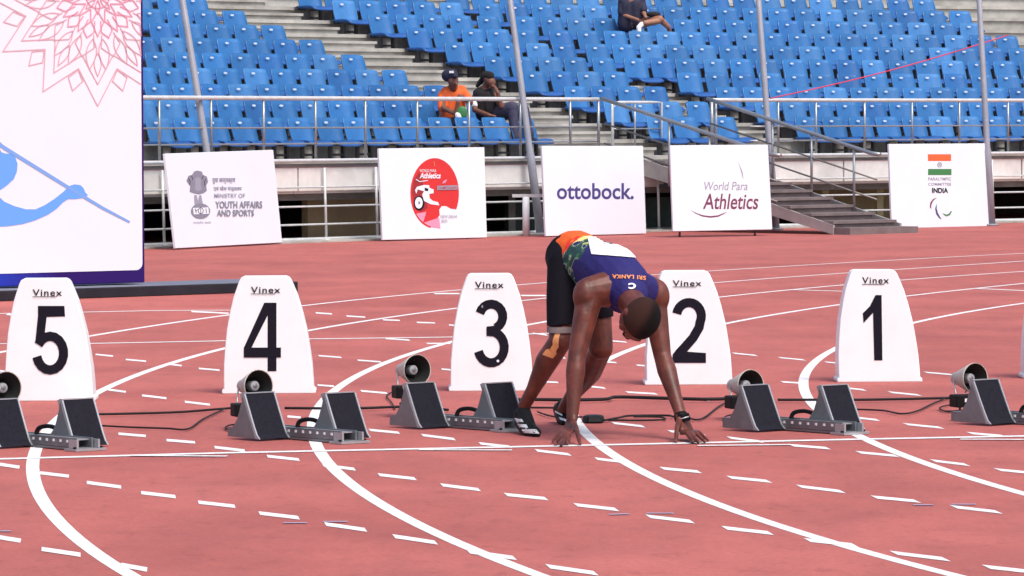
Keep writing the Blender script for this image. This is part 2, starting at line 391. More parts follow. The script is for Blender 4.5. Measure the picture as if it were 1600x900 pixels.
# stairs in the two aisles: half steps with their own nosing
def aisle(a_l, a_r, k0, k1):
    for k in range(k0, k1):
        rr = 53.15 + .8 * (k + 1)
        mb = MB(); mb.sector(rr - .40, rr + .038, a_r, a_l, ROWZ(k) + .071, ROWZ(k) + .109, 2)
        mb.sector(rr - .37, rr + .036, a_r + .02, a_l - .02, ROWZ(k) + .003, ROWZ(k) + .069, 2)
        mb.build('aisle_step', M['concrete'], st)
aisle(136.15, 134.12, 0, 12); aisle(131.75, 131.0, 1, 12)
# parapet panels below the deck
a = 148.0; i = 0
while a > 117.5:
    a2 = a - 1.9
    if not (133.6 < a - .9 < 135.3):
        mb = MB(); mb.sector(R0 - .022, R0 + .16, a2 + .03, a, .62, .90, 2); mb.build('parapet_panel', M['parapet'], st)
        mb = MB(); mb.sector(R0 + .05, R0 + .20, a2 + .03, a, .585, .618, 2); mb.build('parapet_base', M['parapet'], st)
    a = a2
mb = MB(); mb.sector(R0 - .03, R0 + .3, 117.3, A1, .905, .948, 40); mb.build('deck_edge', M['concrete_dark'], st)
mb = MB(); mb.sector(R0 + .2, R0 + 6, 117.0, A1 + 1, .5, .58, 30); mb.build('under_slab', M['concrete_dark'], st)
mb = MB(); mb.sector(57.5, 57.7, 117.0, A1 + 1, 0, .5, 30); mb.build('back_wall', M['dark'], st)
mb = MB(); mb.sector(53.55, 53.65, phi(cyl(640, 300, 53.6)), phi(cyl(476, 300, 53.6)), 0, .498, 4); mb.build('wall_panel', M['wood'], st)['label'] = 'brown wall panel under the stand'
mb = MB(); mb.sector(54.2, 54.3, phi(cyl(1400, 300, 54.2)), phi(cyl(1272, 300, 54.2)), 0, .498, 4); mb.build('wall_panel', M['olive'], st)['label'] = 'olive wall panel under the stand'
mb = MB(); mb.sector(53.6, 53.7, phi(cyl(1060, 300, 54.2)), phi(cyl(745, 300, 54.2)), 0, .43, 24); mb.build('tarpaulin', M['green_dark'], st)
for x in (800, 1290, 1375):
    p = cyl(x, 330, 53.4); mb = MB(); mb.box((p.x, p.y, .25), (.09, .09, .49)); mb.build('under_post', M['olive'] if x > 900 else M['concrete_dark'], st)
mb = MB(); mb.sector(53.18 + .8 * 14, 53.5 + .8 * 14, 117, A1 + 1, ROWZ(13) + .002, ROWZ(13) + 2.2, 30); mb.build('rear_wall', M['concrete'], st)
for a in (117, A1 + 1):      # solid ends below the terraces
    for k in range(1, 14):
        pass
mb = MB(); mb.sector(R0 - .5, 54, 117, A1, .001, .022, 40); mb.build('kerb', M['concrete'], st)

# ---- entrance stairs from the deck down to the track
es = thing('entrance_stairs', 'dark shallow stairs leading from the track up into the stand beside the flag board', 'stairs', pol(51.2, 134.4))
AL, AR = 135.15, 133.72
for i in range(9):
    r_o = R0 - .02 - i * .367; z = .93 - i * .095
    mb = MB(); mb.sector(r_o - .385, r_o, AR, AL, z - .035, z, 3); mb.build('tread', M['stairs'], es)
    mb = MB(); mb.sector(r_o - .35, r_o - .31, AR + .02, AL - .02, max(.02, z - .092), z - .037, 3); mb.build('riser', M['stairs'], es)
mb = MB(); mb.sector(R0 - 3.62, R0 - 3.25, AR - .12, AL, .0, .085, 3); mb.build('bottom_step', M['stairs'], es)
for a in (AL + .02, AR - .06):
    mb = MB(); b = []; t = []
    for r, zz in ((R0 - .02, .93), (R0 - 3.3, .10)):
        pass
    P1 = pol(R0 - .02, a, .74); P2 = pol(R0 - 3.35, a, .0); P3 = pol(R0 - 3.35, a - .04, .0); P4 = pol(R0 - .02, a - .04, .74)
    up = Vector((0, 0, .22)); up2 = Vector((0, 0, .12)); mb.hexa([P1, P2, P3, P4], [P1 + up, P2 + up2, P3 + up2, P4 + up])
    mb.build('stringer', M['stair_side'], es)
def railing(name, label, runs, posts, group=None, rm=M['steel'], cat='railing', r=.024):
    base = runs[0][0][0]
    t = thing(name, label, cat, (base.x, base.y, base.z - .7), group=group)
    for pts, rad, mm in runs:
        mb = MB(); mb.tube(pts, rad, 8); mb.build('rail', mm, t)
    for a_, b_, rad in posts:
        mb = MB(); mb.tube([a_, b_], rad, 8); mb.build('post', M['steel_dark'] if rad > .03 else rm, t)
    return t
def arc(R, a0, a1, z, n=24): return [pol(R, a0 + (a1 - a0) * i / n, z) for i in range(n + 1)]
RR = R0 + .06
aS = 136.0
aE = phi(cyl(1112, 157, RR))
posts = []
for x in (168, 249, 330, 412, 493, 571, 652, 733, 813, 891): 
    a = phi(cyl(x, 200, RR)); posts.append((pol(RR, a, 1.0), pol(RR, a, 1.74), .017))
railing('deck_railing', 'long steel railing in front of the left seat blocks', [
    (arc(RR, 148, aS, 1.75), .027, M['steel_light']), (arc(RR, 148, aS, 1.39), .011, M['steel']), (arc(RR, 148, aS, 1.195), .011, M['steel'])],
    posts + [(pol(RR, aS, 1.0), pol(RR, aS, 1.75), .02)])
posts = []
for x in (1216, 1275, 1351, 1425, 1499, 1575, 1650):
    a = phi(cyl(x, 200, RR)); posts.append((pol(RR, a, 1.0), pol(RR, a, 1.74), .017))
railing('deck_railing', 'steel railing in front of the right seat block, ending at the entrance stairs', [
    (arc(RR, aE, 122, 1.745), .027, M['steel_light']), (arc(RR, aE - .8, 122, 1.385), .011, M['steel']), (arc(RR, aE - .8, 122, 1.19), .011, M['steel'])],
    posts + [(pol(RR, aE, 1.0), pol(RR, aE, 1.75), .026), (pol(RR + .1, aE - .2, 1.0), pol(RR + .1, aE - .2, 1.73), .02)])
# short return rail behind the gap
aL2 = phi(cyl(1033, 160, RR + .9))
railing('gate_railing', 'short hooped steel railing at the head of the entrance stairs', [
    ([pol(RR + .9, phi(cyl(957, 157, RR + .9)), 1.0)] + arc(RR + .9, phi(cyl(957, 157, RR + .9)), aL2, 1.72, 6) + [pol(RR + .9, aL2, 1.0)], .02, M['steel_light']),
    (arc(RR + .9, phi(cyl(957, 157, RR + .9)), aL2, 1.36, 4), .011, M['steel'])],
    [(pol(RR + .9, phi(cyl(992, 200, RR + .9)), 1.0), pol(RR + .9, phi(cyl(992, 200, RR + .9)), 1.7), .014)])
def stair_rail(a, label, r1):
    zt = lambda r: 1.75 - .248 * (R0 - r)
    zf = lambda r: max(0, .93 - .259 * (R0 - r))
    top = [pol(r, a, zt(r)) for r in (R0 + .05, 52.3, 51.4, 50.5, 50.0)] + [pol(49.84, a, zt(50.0) - .02)]
    runs = [(top, .027, M['steel'])]
    for dz in (.32, .58): runs.append(([pol(r, a, zt(r) - dz) for r in (R0, 51.4, 49.9)], .012, M['steel_dark']))
    railing('stair_railing', label, runs, [(pol(r, a, zf(r) - .02), pol(r, a, zt(r)), .017) for r in (51.75, 51.05, 50.3)], group='handrails of the entrance stairs')
stair_rail(135.95, 'sloping handrail on the left of the entrance stairs, ending behind a white board', 49.6)
stair_rail(AR, 'sloping handrail on the right of the entrance stairs with three posts', 49.6)

# ---- lower fence at track level
def lean(p, hgt, k=.09):       # leans outward towards the stand
    q = Vector((p.x - CX, p.y - CY, 0)).normalized(); return p + q * hgt * k + Vector((0, 0, hgt))
def low_fence(label, a0, a1, xs, R=52.80):
    posts = [];
    for x in xs:
        a = phi(cyl(x, 380 if x < 900 else 355, R)); p = pol(R, a, 0); posts.append((p, lean(p, .90, .03), .017))
    runs = []
    for z, rad, mm in ((.99, .022, M['steel_light']), (.665, .011, M['steel_light']), (.43, .012, M['steel_light']), (.21, .012, M['steel_light'])):
        rr = R + z * .03
        runs.append((arc(rr, a0, a1, z), rad, mm))
    runs.append((arc(R, a0, a1, .03), .022, M['steel_light']))
    t = railing('track_fence', label, runs, posts, rm=M['steel_light'], cat='fence')
    for p, q, _ in posts:
        mb = MB(); mb.tube([p, p + Vector((0, 0, .03))], .045, 10); mb.build('post_foot', M['steel_light'], t)
low_fence('low rail fence at the foot of the stand, left of the stairs', 148, 135.35, (180, 257, 346, 424, 510, 590, 668, 746, 838, 930, 1030))
low_fence('low rail fence at the foot of the stand, right of the stairs', 132.6, 122, (1470, 1552, 1640))
# thick white post and sloped rail by the second pole
t = thing('white_post', 'thick white post between the red logo board and the second pole', 'post', cyl(824, 368, 52.8))
p = gnd(822, 369); mb = MB(); mb.tube([(p.x, p.y, 0), (p.x, p.y, .50)], .045, 12); mb.build('post_shaft', M['white'], t)
mb = MB(); mb.box((p.x + .1, p.y, .515), (.55, .05, .04)); mb.build('top_bar', M['steel_light'], t)

# ---- tall poles
for (bx, by, tx, lab) in ((347, 383, 285, 'tall pale grey pole leaning left behind the emblem board'), (845, 367, 797, 'tall grey pole rising between the red logo board and the one with dark blue lettering'),
                          (1212, 359.5, 1185, 'tall grey pole at the left edge of the entrance stairs'), (1549, 353, 1530, 'tall grey pole right of the flag board')):
    b = gnd(bx, by); 
    tp = at(tx, 0, b.y + .25); d = (tp - b); top = b + d * (6.4 / d.z)
    t = thing('pole', lab, 'pole', b, group='tall poles along the track fence')
    mb = MB(); mb.tube([b, b + (top - b) * .16, b + (top - b) * .17, top], [.058, .054, .043, .032], 14); mb.build('shaft', M['pole'], t)
    mb = MB(); mb.tube([b, b + Vector((0, 0, .03))], .1, 14); mb.build('base_plate', M['pole'], t)
# red rope between the right poles
pts = []
for i in range(13):
    s_ = i / 12; x = 1203 + (1575 - 1203) * s_; y = 154 + (55 - 154) * s_ + 6 * sin(pi * s_)
    pts.append(at(x, y, 60.4 + (63.1 - 60.4) * s_))
mb = MB(); mb.tube(pts, .0085, 6); tag(mb.build('rope', M['redrope']), 'thin red rope slanting up across the right seat block', 'rope')

# ================================================================== SEATS
def seat_meshes():
    W = .226
    def grid(fn, nu, nv, th):
        vs = []; fs = []
        for side in (0, 1):
            for j in range(nv + 1):
                for i in range(nu + 1):
                    p, n = fn(i / nu, j / nv); vs.append(p - n * (th * side))
        S = (nu + 1) * (nv + 1)
        for side in (0, 1):
            for j in range(nv):
                for i in range(nu):
                    a = side * S + j * (nu + 1) + i; q = (a, a + 1, a + nu + 2, a + nu + 1); fs.append(q if side == 0 else q[::-1])
        for i in range(nu):
            fs.append((i, S + i, S + i + 1, i + 1)); a = nv * (nu + 1) + i; fs.append((a, a + 1, S + a + 1, S + a))
        for j in range(nv):
            a = j * (nu + 1); fs.append((a, a + nu + 1, S + a + nu + 1, S + a)); a += nu; fs.append((a, S + a, S + a + nu + 1, a + nu + 1))
        return vs, fs
    def back(u, v):       # front faces -y
        x = (u - .5) * 2
        wv = W * (.955 + .045 * sin(pi * min(1, v * 1.1))) if v < .9 else W * (.965 - .05 * (v - .9) / .1 * abs(x)**4)
        z = .185 + .335 * v - (.014 * abs(x)**6 if v > .8 else 0)
        y = -.035 + .085 * v**1.4 - .075 * abs(x)**3 * (1 - .25 * v) + .012 * sin(pi * v)
        return Vector((x * wv, y, z)), Vector((0, -1, .1)).normalized()
    def pan(u, v):        # v 0 front lip .. 1 back
        x = (u - .5) * 2
        z = .205 - .030 * (1 - v)**8 * 1.6 + .016 * (1 - v) - .022 * sin(pi * v) * (1 - x * x) + .020 * abs(x)**4
        return Vector((x * W * .97, -.41 + .40 * v, z)), Vector((0, 0, 1))
    out = []
    for nm, fn, th, nu, nv in (('backrest', back, .022, 8, 6), ('pan', pan, .022, 6, 6)):
        vs, fs = grid(fn, nu, nv, th); mb = MB(); mb.add(vs, fs, 0, True)
        me = bpy.data.meshes.new(nm); me.from_pydata([tuple(v) for v in mb.v], [], mb.f)
        b = bmesh.new(); b.from_mesh(me); bmesh.ops.recalc_face_normals(b, faces=b.faces); b.to_mesh(me); b.free()
        for p in me.polygons: p.use_smooth = True
        out.append(me)
    # bracket
    mb = MB()
    for x in (-.12, .12):
        mb.box((x, -.16, .085), (.035, .05, .17)); mb.box((x, -.2, .178), (.03, .34, .022))
    mb.box((0, -.16, .05), (.26, .03, .03)); mb.box((0, -.005, .19), (.44, .05, .05))
    o = mb.build('tmp', M['bracket']); me = o.data; bpy.data.objects.remove(o); me.name = 'bracket'; out.append(me)
    mb = MB(); pts = ell(0, 0, .036, .014, 12)  # thin pale oval high on the front of the backrest
    mb.add([(x - .015, .003 - .0015, z + .455) for x, z in pts] + [(x - .015, .006, z + .455) for x, z in pts], [tuple(range(12)), tuple(range(23, 11, -1))] + [(i, (i + 1) % 12, 12 + (i + 1) % 12, 12 + i) for i in range(12)])
    o = mb.build('tmp', M['tag']); me = o.data; bpy.data.objects.remove(o); me.name = 'pale_oval'; out.append(me)
    return out
BK, PN, BR, TG = seat_meshes()
BKS = []
for mm in ('seat', 'seat2', 'seat3'):
    b = BK.copy(); b.name = 'backrest'; b.materials.append(M[mm]); BKS.append(b)
PN.materials.append(M['seatpan'])
ORD = ['', 'first', 'second', 'third', 'fourth', 'fifth', 'sixth', 'seventh', 'eighth', 'ninth', 'tenth', 'eleventh', 'twelfth', 'thirteenth', 'fourteenth', 'fifteenth', 'sixteenth', 'seventeenth', 'eighteenth', 'nineteenth', 'twentieth']
ROWN = ['front row', 'second row', 'third row', 'fourth row', 'fifth row', 'sixth row', 'seventh row', 'eighth row', 'ninth row', 'tenth row']
PITCHS = .53
nseat = 0
def put_seat(k, a, label):
    global nseat
    R = 53.9 + .8 * k
    r = bpy.data.objects.new('stadium_seat', None); COL.objects.link(r); r.empty_display_size = .1
    jit = random.uniform(-.012, .012)
    r.location = pol(R, a + degrees(jit / R), ROWZ(k) + .001); r.rotation_euler = (random.uniform(-.02, .02), random.uniform(-.012, .012), radians(a - 90) + random.uniform(-.03, .03))
    tag(r, label, 'seat', 'blue stadium seats fixed to the terraces')
    rr = random.random(); mi = 0 if rr < .6 else (1 if rr < .85 else 2)
    for nm, me in (('backrest', BKS[mi]), ('pan', PN), ('bracket', BR), ('pale_oval', TG)):
        o = bpy.data.objects.new(nm, me); COL.objects.link(o); o.parent = r
    nseat += 1
for k in range(10):
    R = 53.9 + .8 * k; st_ = degrees(PITCHS / R)
    # left block, counted leftwards from the wide aisle
    n = 0; a = 136.25 + st_ * .5
    while True:
        p = pol(R, a, ROWZ(k) + .4); n += 1
        if proj_x(p) < 208: break
        if not (k == 0 and n == -1):
            put_seat(k, a, 'blue plastic seat in the %s, %s seat left of the wide stair aisle' % (ROWN[k], ORD[n]))
        a += st_
    cnt = [2, 4, 4, 4, 5, 5, 5, 5, 5, 5][k]; a = 134.02 - st_ * .5
    for n in range(cnt):
        put_seat(k, a, 'blue plastic seat in the %s, %s seat right of the wide stair aisle' % (ROWN[k], ORD[n + 1])); a -= st_
    n = 0; a = 130.92 - st_ * .5 + (.35 if k >= 4 else 0)
    if k == 0: put_seat(k, 132.35, 'lone blue plastic seat in the front row behind the head of the stair handrail')
    while True:
        p = pol(R, a, ROWZ(k) + .4); n += 1
        if proj_x(p) > 1690 or a < 121.9: break
        put_seat(k, a, 'blue plastic seat in the %s, %s seat right of the narrow stair aisle' % (ROWN[k], ORD[n]))
        a -= st_
print('seats', nseat)

# ================================================================== BOARDS BY THE FENCE
def board(label, bl, br, tr, tl, Yl, Yr, name='advertising_board'):
    BLp, BRp = at(*bl, Yl), at(*br, Yr); TRp, TLp = at(*tr, Yr + .12), at(*tl, Yl + .12)
    t = thing(name, label, 'board', (BLp + BRp) / 2, group='white boards in front of the stand')
    n = (BRp - BLp).cross(TLp - BLp).normalized()
    if n.y > 0: n = -n
    dT = ray(*tr); TRp = CAM + dT * ((BLp - CAM).dot(n) / dT.dot(n))
    th = .035; mb = MB(); mb.hexa([BLp, BRp, TRp, TLp], [q - n * th for q in (BLp, BRp, TRp, TLp)])
    bevelled(mb.build('panel', M['board'], t), .004, 1)
    for f in (.12, .88):
        b = BLp.lerp(BRp, f) - n * .14; mb = MB(); mb.tube([(b.x, b.y, 0), (b.x, b.y, max(.03, b.z + .35))], .016, 6); mb.build('leg', M['steel_dark'], t)
    def fn(x, y, off):
        d = ray(x, y); s_ = (BLp - CAM).dot(n) / d.dot(n); return CAM + d * s_ + n * off
    return t, Print(fn, t)
def Yg(x, y): return gnd(x, y).y
# 1 emblem board
t, P = board('white board with grey lion emblem and the words youth affairs and sports', (275, 388), (441, 379), (427, 234), (258, 240), Yg(275, 388) - .7, Yg(441, 379) - .7)
P.poly('emblem', [(291, 283), (294, 275), (300, 273), (303, 268), (308, 266.5), (315, 268), (317, 273), (323, 276), (325, 284), (322, 290), (323, 298), (318, 302), (310, 304), (302, 302), (296, 300), (297, 291)], M['greyprint'], 'grey lion emblem')
P.poly('emblem', [(304, 280), (307, 277), (311, 277), (314, 281), (313, 288), (315, 296), (309, 299), (304, 296), (305, 288)], M['lightprint'])
P.strokes('emblem', [([(294, 279), (297, 284), (296, 289)], False), ([(321, 280), (319, 285), (320, 291)], False), ([(299, 275), (301, 281)], False), ([(317, 275), (315, 280)], False)], .9, M['black'])
P.poly('emblem', [(303, 305), (307, 305), (309, 314), (311, 305), (314, 305), (317, 321), (304, 322)], M['lightprint'])
P.poly('emblem', ell(313, 330, 15, 12), M['greyprint'])
P.poly('emblem', [(301, 325), (325, 324), (326, 334), (302, 335)], M['board'])
P.strokes('emblem', [(ell(313, 329.5, 4, 4.6, 12), True), ([(304, 326), (306, 333)], False), ([(321, 326), (322, 333)], False), ([(306, 330), (308, 327)], False), ([(313, 326), (313, 334)], False)], 1.0, M['black'])
P.text('caption', 'सत्यमेव जयते', 301, 350.5, 329, 345.5, M['lightprint'])
P.text('caption', 'युवा कार्यक्रम', 331, 287.5, 367, 278.5, M['greyprint'], .012)
P.text('caption', 'एवं खेल मंत्रालय', 333, 299.5, 377, 290.5, M['greyprint'], .012)
P.text('caption', 'MINISTRY OF', 334, 309, 382, 302.5, M['lightprint'], .01)
P.text('lettering', 'YOUTH AFFAIRS', 335.5, 325.5, 409, 314.5, M['greyprint'], .022)
P.text('lettering', 'AND SPORTS', 338, 338, 396, 328, M['greyprint'], .022)
# 2 red oval
t, P = board('white board with a red oval championships logo of a wheelchair racer', (598, 375), (761, 371), (757, 230), (592, 232), Yg(598, 375) - .7, Yg(761, 371) - .6)
ov = ell(679, 302, 38, 55, 40)
ov = [(679 + 38 * cos(radians(q)), 302 + 55 * sin(radians(q))) for q in range(100, 389, 8)]
P.poly('logo_oval', ov + [(712, 327), (704, 326), (697, 322), (690, 322), (686, 328), (687, 336), (682, 343)], M['red'], 'red oval logo')
P.poly('logo_oval', [(643.5, 300), (646, 282), (655, 268), (662, 292), (668, 325), (657, 332), (647, 320)], M['darkred'])
P.poly('logo_shape', [(650, 334), (666, 331), (661, 347), (656, 343)], M['pink'])
P.poly('logo_shape', [(662, 348), (686, 340), (688, 357), (676, 355), (668, 352)], M['pink'])
P.poly('logo_shape', ell(654.5, 317.5, 8.5, 11.5, 20), M['black'], 'racing wheel')
P.poly('logo_shape', ell(654, 317, 6, 9, 20), M['board'])
P.poly('logo_shape', ell(654.5, 317, 1.6, 2.6, 10), M['greyprint'])
P.poly('logo_shape', [(648, 297), (651, 292), (662, 289), (670, 289.5), (671, 294), (677, 296), (677, 302), (670, 303), (671, 310), (676, 314), (684, 316), (686, 321), (672, 319), (662, 314), (659, 304), (662, 299), (652, 296), (650, 303)], M['board'])
P.poly('logo_shape', [(663, 293), (669, 295), (668, 299), (663, 298)], M['black'])
P.text('lettering', 'WORLD PARA', 655, 269, 681, 264.5, M['board'])
P.text('lettering', 'Athletics', 655, 279, 688, 270, M['board'], .03, shear=.2)
P.strokes('lettering', [([(649, 280), (655, 284), (668, 282)], False)], 1.2, M['board'])
P.strokes('logo_shape', [([(677, 252), (678.5, 260)], False)], .9, M['orangeprint'])
P.poly('logo_shape', [(692, 283), (698, 280), (695, 286), (690, 287)], M['pink'])
P.poly('lettering', [(682, 290.5), (714, 289.5), (714, 296.5), (682, 297)], M['lightprint'])
P.text('lettering', 'CHAMPIONSHIPS', 683, 296, 713, 291.5, M['darkred'], .01)
P.text('lettering', 'NEW DELHI', 687.5, 340.5, 713, 336, M['greyprint'])
P.text('lettering', '2025', 688.5, 347.5, 698, 343, M['greyprint'])
# 3 ottobock
t, P = board('white board with one dark blue lower case word, directly above the crouching sprinter', (853, 369), (1010, 365), (1005, 228), (847, 228), Yg(853, 369) - .5, Yg(1010, 365) - .5)
P.text('lettering', 'ottobock.', 870, 311.5, 990, 286, M['navy'], .018)
# 4 World Para Athletics
t, P = board('white board with maroon athletics lettering and a thin swoosh', (1052, 361.5), (1207, 358.5), (1200, 226), (1047, 227), 56.0, 56.7)
P.text('lettering', 'World Para', 1100, 297.5, 1168, 284, M['lightprint'], .006, shear=.18)
P.text('lettering', 'Athletics', 1098, 327, 1185, 302.5, M['maroon'], .012, shear=.18)
v, f = stroke2d([(x, y) for x, y in [(1079, 328.5), (1088, 333.5), (1098, 337.3), (1110, 338.8), (1122, 337.5), (1131, 333.5), (1136, 330.5)]], [.2, 1.2, 2, 2.4, 2.2, 1.2, .2]); P.put('swoosh', v, f, M['maroon'])
v, f = stroke2d([(1153, 253), (1157, 263), (1159.5, 270), (1161, 279)], [.2, 1.1, 1.8, .5]); P.put('swoosh', v, f, M['lightprint'])
# 5 flag board
t, P = board('white board with a flag above the word india, right of the entrance stairs', (1394, 357), (1550, 353), (1541, 224), (1389, 225), Yg(1394, 357), Yg(1550, 353))
P.poly('flag', [(1449.5, 241), (1486, 241), (1486, 251.5), (1450, 251.5)], M['saffron'])
P.poly('flag', [(1450, 264), (1486.5, 264), (1486.5, 273.5), (1450, 273.5)], M['green'])
P.strokes('flag', [(ell(1468, 257.5, 3.2, 3.6, 14), True), ([(1466, 255.5), (1470, 259.5)], False), ([(1470, 255.5), (1466, 259.5)], False)], .8, M['greyprint'])
P.text('lettering', 'PARALYMPIC', 1450, 282, 1486, 277, M['lightprint'], .01)
P.text('lettering', 'COMMITTEE', 1450, 290, 1486, 285.5, M['lightprint'], .01)
P.text('lettering', 'INDIA', 1456, 301.5, 1481, 293.5, M['black'], .03)
for pts, mm in (([(1463, 309), (1458, 312), (1454.5, 317), (1453.5, 323), (1455, 326)], M['maroon']), ([(1463, 319), (1462, 326), (1464, 334), (1468, 340), (1471, 342)], M['navy']), ([(1472, 333), (1478, 336.5), (1483, 335), (1486, 330)], M['green'])):
    v, f = stroke2d(pts, [.3, 2, 2.6, 1.8, .3][:len(pts)]); P.put('logo_shape', v, f, mm)

# ================================================================== BILLBOARD
BB_A = at(0, 450, 36.55); BB_B = at(226.5, 450, 37.42); bd = (BB_B - BB_A); bd.z = 0; bd.normalize(); bn = Vector((bd.y, -bd.x, 0))
if bn.y > 0: bn = -bn
o_ = Vector((BB_A.x, BB_A.y, 0))
L0 = -3.4; L1 = (BB_B - BB_A).dot(bd)
bb = thing('billboard', 'tall freestanding billboard with pink mandala and blue javelin thrower at the left edge', 'billboard', o_ + bd * ((L0 + L1) / 2))
def bface(s_, z, off=0): return o_ + bd * s_ + Vector((0, 0, z)) + bn * off
mb = MB(); mb.hexa([bface(L0, .10, 0), bface(L1, .10, 0), bface(L1, .10, -.22), bface(L0, .10, -.22)], [bface(L0, 3.3, 0), bface(L1, 3.3, 0), bface(L1, 3.3, -.22), bface(L0, 3.3, -.22)])
def gradient_material():
    Mx = bpy.data.materials.new("blue_to_purple_print"); Mx.use_nodes = True; t = Mx.node_tree; b = t.nodes["Principled BSDF"]
    tc = node(t, "ShaderNodeTexCoord"); sp = node(t, "ShaderNodeSeparateXYZ"); t.links.new(tc.outputs["Object"], sp.inputs[0])
    mr = node(t, "ShaderNodeMapRange"); mr.inputs[1].default_value = at(-30, 450, 36.5).x; mr.inputs[2].default_value = at(95, 450, 37).x
    t.links.new(sp.outputs[0], mr.inputs[0]); r = node(t, "ShaderNodeValToRGB"); t.links.new(mr.outputs[0], r.inputs[0])
    e = r.color_ramp.elements; e[0].color = (.02, .05, .50, 1); e[1].color = (.030, .008, .12, 1)
    t.links.new(r.outputs[0], b.inputs["Base Color"]); b.inputs["Roughness"].default_value = .6; b.inputs["Specular IOR Level"].default_value = .15
    return Mx
bevelled(mb.build('frame', gradient_material(), bb), .006, 1)
def bfn(x, y, off):
    d = ray(x, y); s_ = (o_ - CAM).dot(bn) / d.dot(bn); return CAM + d * s_ + bn * (off + .002)
P = Print(bfn, bb)
def white_print():
    Mx = mat("pale_pink_white_print", (.80, .79, .86), .5, var=.03, vscale=1.2, col2=(.84, .78, .85)); return Mx
# white field: real rounded rectangle on the face
fx1 = (bfn(221.5, 300, 0) - o_).dot(bd); fz0 = .205
pts = [bface(L0 + .06, fz0, .0035), bface(fx1 - .06, fz0, .0035)]
for i in range(7):
    a = radians(-90 + 90 * i / 6); pts.append(bface(fx1 - .06 + .06 * cos(a), fz0 + .06 + .06 * sin(a), .0035))
pts += [bface(fx1, 3.24, .0035), bface(L0 + .06, 3.24, .0035)]
mb = MB(); mb.add(pts, [tuple(range(len(pts)))]); mb.build('white_field', white_print(), bb, fixn=False)
P.k = 3
P.poly('figure_print', [(-40, 215), (0, 222), (4, 226), (0, 227), (-1, 233), (2, 238), (8, 240), (16, 240), (23, 245), (27, 256), (26, 268), (21, 280), (10, 290), (0, 297), (-40, 320)], M['blueprint'], 'blue head and shoulder of the thrower')
P.poly('figure_print', [(-60, 300), (0, 309), (6, 315), (22, 322), (40, 327), (55, 327), (70, 320), (84, 311), (98, 300), (104, 294), (109, 290), (116, 288), (125, 289), (130, 294), (133, 301), (137, 305), (130, 309), (118, 311), (106, 311), (98, 316), (88, 326), (75, 335), (55, 344), (35, 350), (15, 353), (0, 354), (-60, 352)], M['blueprint'], 'blue outstretched arm of the thrower')
v, f = stroke2d([(-40, 203), (0, 227), (50, 258), (108, 294), (160, 325), (202, 347)], [6, 6, 5.6, 5.2, 4.6, 3.4]); P.put('javelin_print', v, f, M['paleprint'])
# mandala
mc = (152, -5)
def mp(r, a): return (mc[0] + r * sin(radians(a)), mc[1] + r * cos(radians(a)))
def clipx(lst):     # keep the print on the board
    out = []
    for pts, cl in lst:
        seq = pts + ([pts[0]] if cl else []); cur = []
        for i in range(len(seq) - 1):
            a_, b_ = Vector(seq[i]), Vector(seq[i + 1])
            if a_.x <= 219.5 and b_.x <= 219.5:
                if not cur: cur = [tuple(a_)]
                cur.append(tuple(b_))
            else:
                if a_.x <= 219.5 < b_.x:
                    q = a_.lerp(b_, (219.5 - a_.x) / (b_.x - a_.x)); cur = (cur or [tuple(a_)]) + [tuple(q)]
                if len(cur) > 1: out.append((cur, False))
                cur = []
                if b_.x <= 219.5 < a_.x:
                    q = a_.lerp(b_, (219.5 - a_.x) / (b_.x - a_.x)); cur = [tuple(q), tuple(b_)]
        if len(cur) > 1: out.append((cur, False))
    return out
def zig(r1, r0, n=12, off=0): return [mp(r1 if i % 2 == 0 else r0, off + i * 180 / n) for i in range(2 * n)]
def leaf(a, r0, r1, wd, n=7):
    L1_ = []; 
    for i in range(n + 1):
        s_ = i / n; L1_.append(mp(r0 + (r1 - r0) * s_, a + wd * sin(pi * s_**.85) * (1.1 - .3 * s_)))
    L2_ = [mp(r0 + (r1 - r0) * (i / n), a - wd * sin(pi * (i / n)**.85) * (1.1 - .3 * i / n)) for i in range(n - 1, 0, -1)]
    return L1_ + L2_
outer = [(zig(171, 116), True), (zig(137, 94), True)] + [([mp(118, a), mp(134, a - 5), mp(152, a), mp(134, a + 5)], True) for a in range(15, 360, 30)]
inner = [(leaf(a + s_, 66, 114, 5.5), True) for a in range(0, 360, 30) for s_ in (-6.5, 6.5)] + [(leaf(a, 88, 124, 3.2), True) for a in range(0, 360, 30)] \
    + [([mp(60, a - 9), mp(80, a - 11), mp(96, a), mp(80, a + 11), mp(60, a + 9)], False) for a in range(15, 360, 30)]
core = [([mp(22, a), mp(40, a - 14), mp(62, a), mp(40, a + 14)], True) for a in range(0, 360, 30)] + [([mp(38, a - 8), mp(56, a - 9), mp(66, a), mp(56, a + 9), mp(38, a + 8)], False) for a in range(15, 360, 30)] \
    + [(leaf(a, 5, 26, 14), True) for a in range(0, 360, 45)] + [(ell(mc[0], mc[1], 18, 18, 30), True)]
P.strokes('mandala_print', clipx(outer), 1.5, M['mand2'])['kind'] = 'stuff'; P.strokes('mandala_print', clipx(inner), 1.5, M['mand2'])['kind'] = 'stuff'; P.strokes('mandala_print', clipx(core), 1.7, M['mand1'])['kind'] = 'stuff'
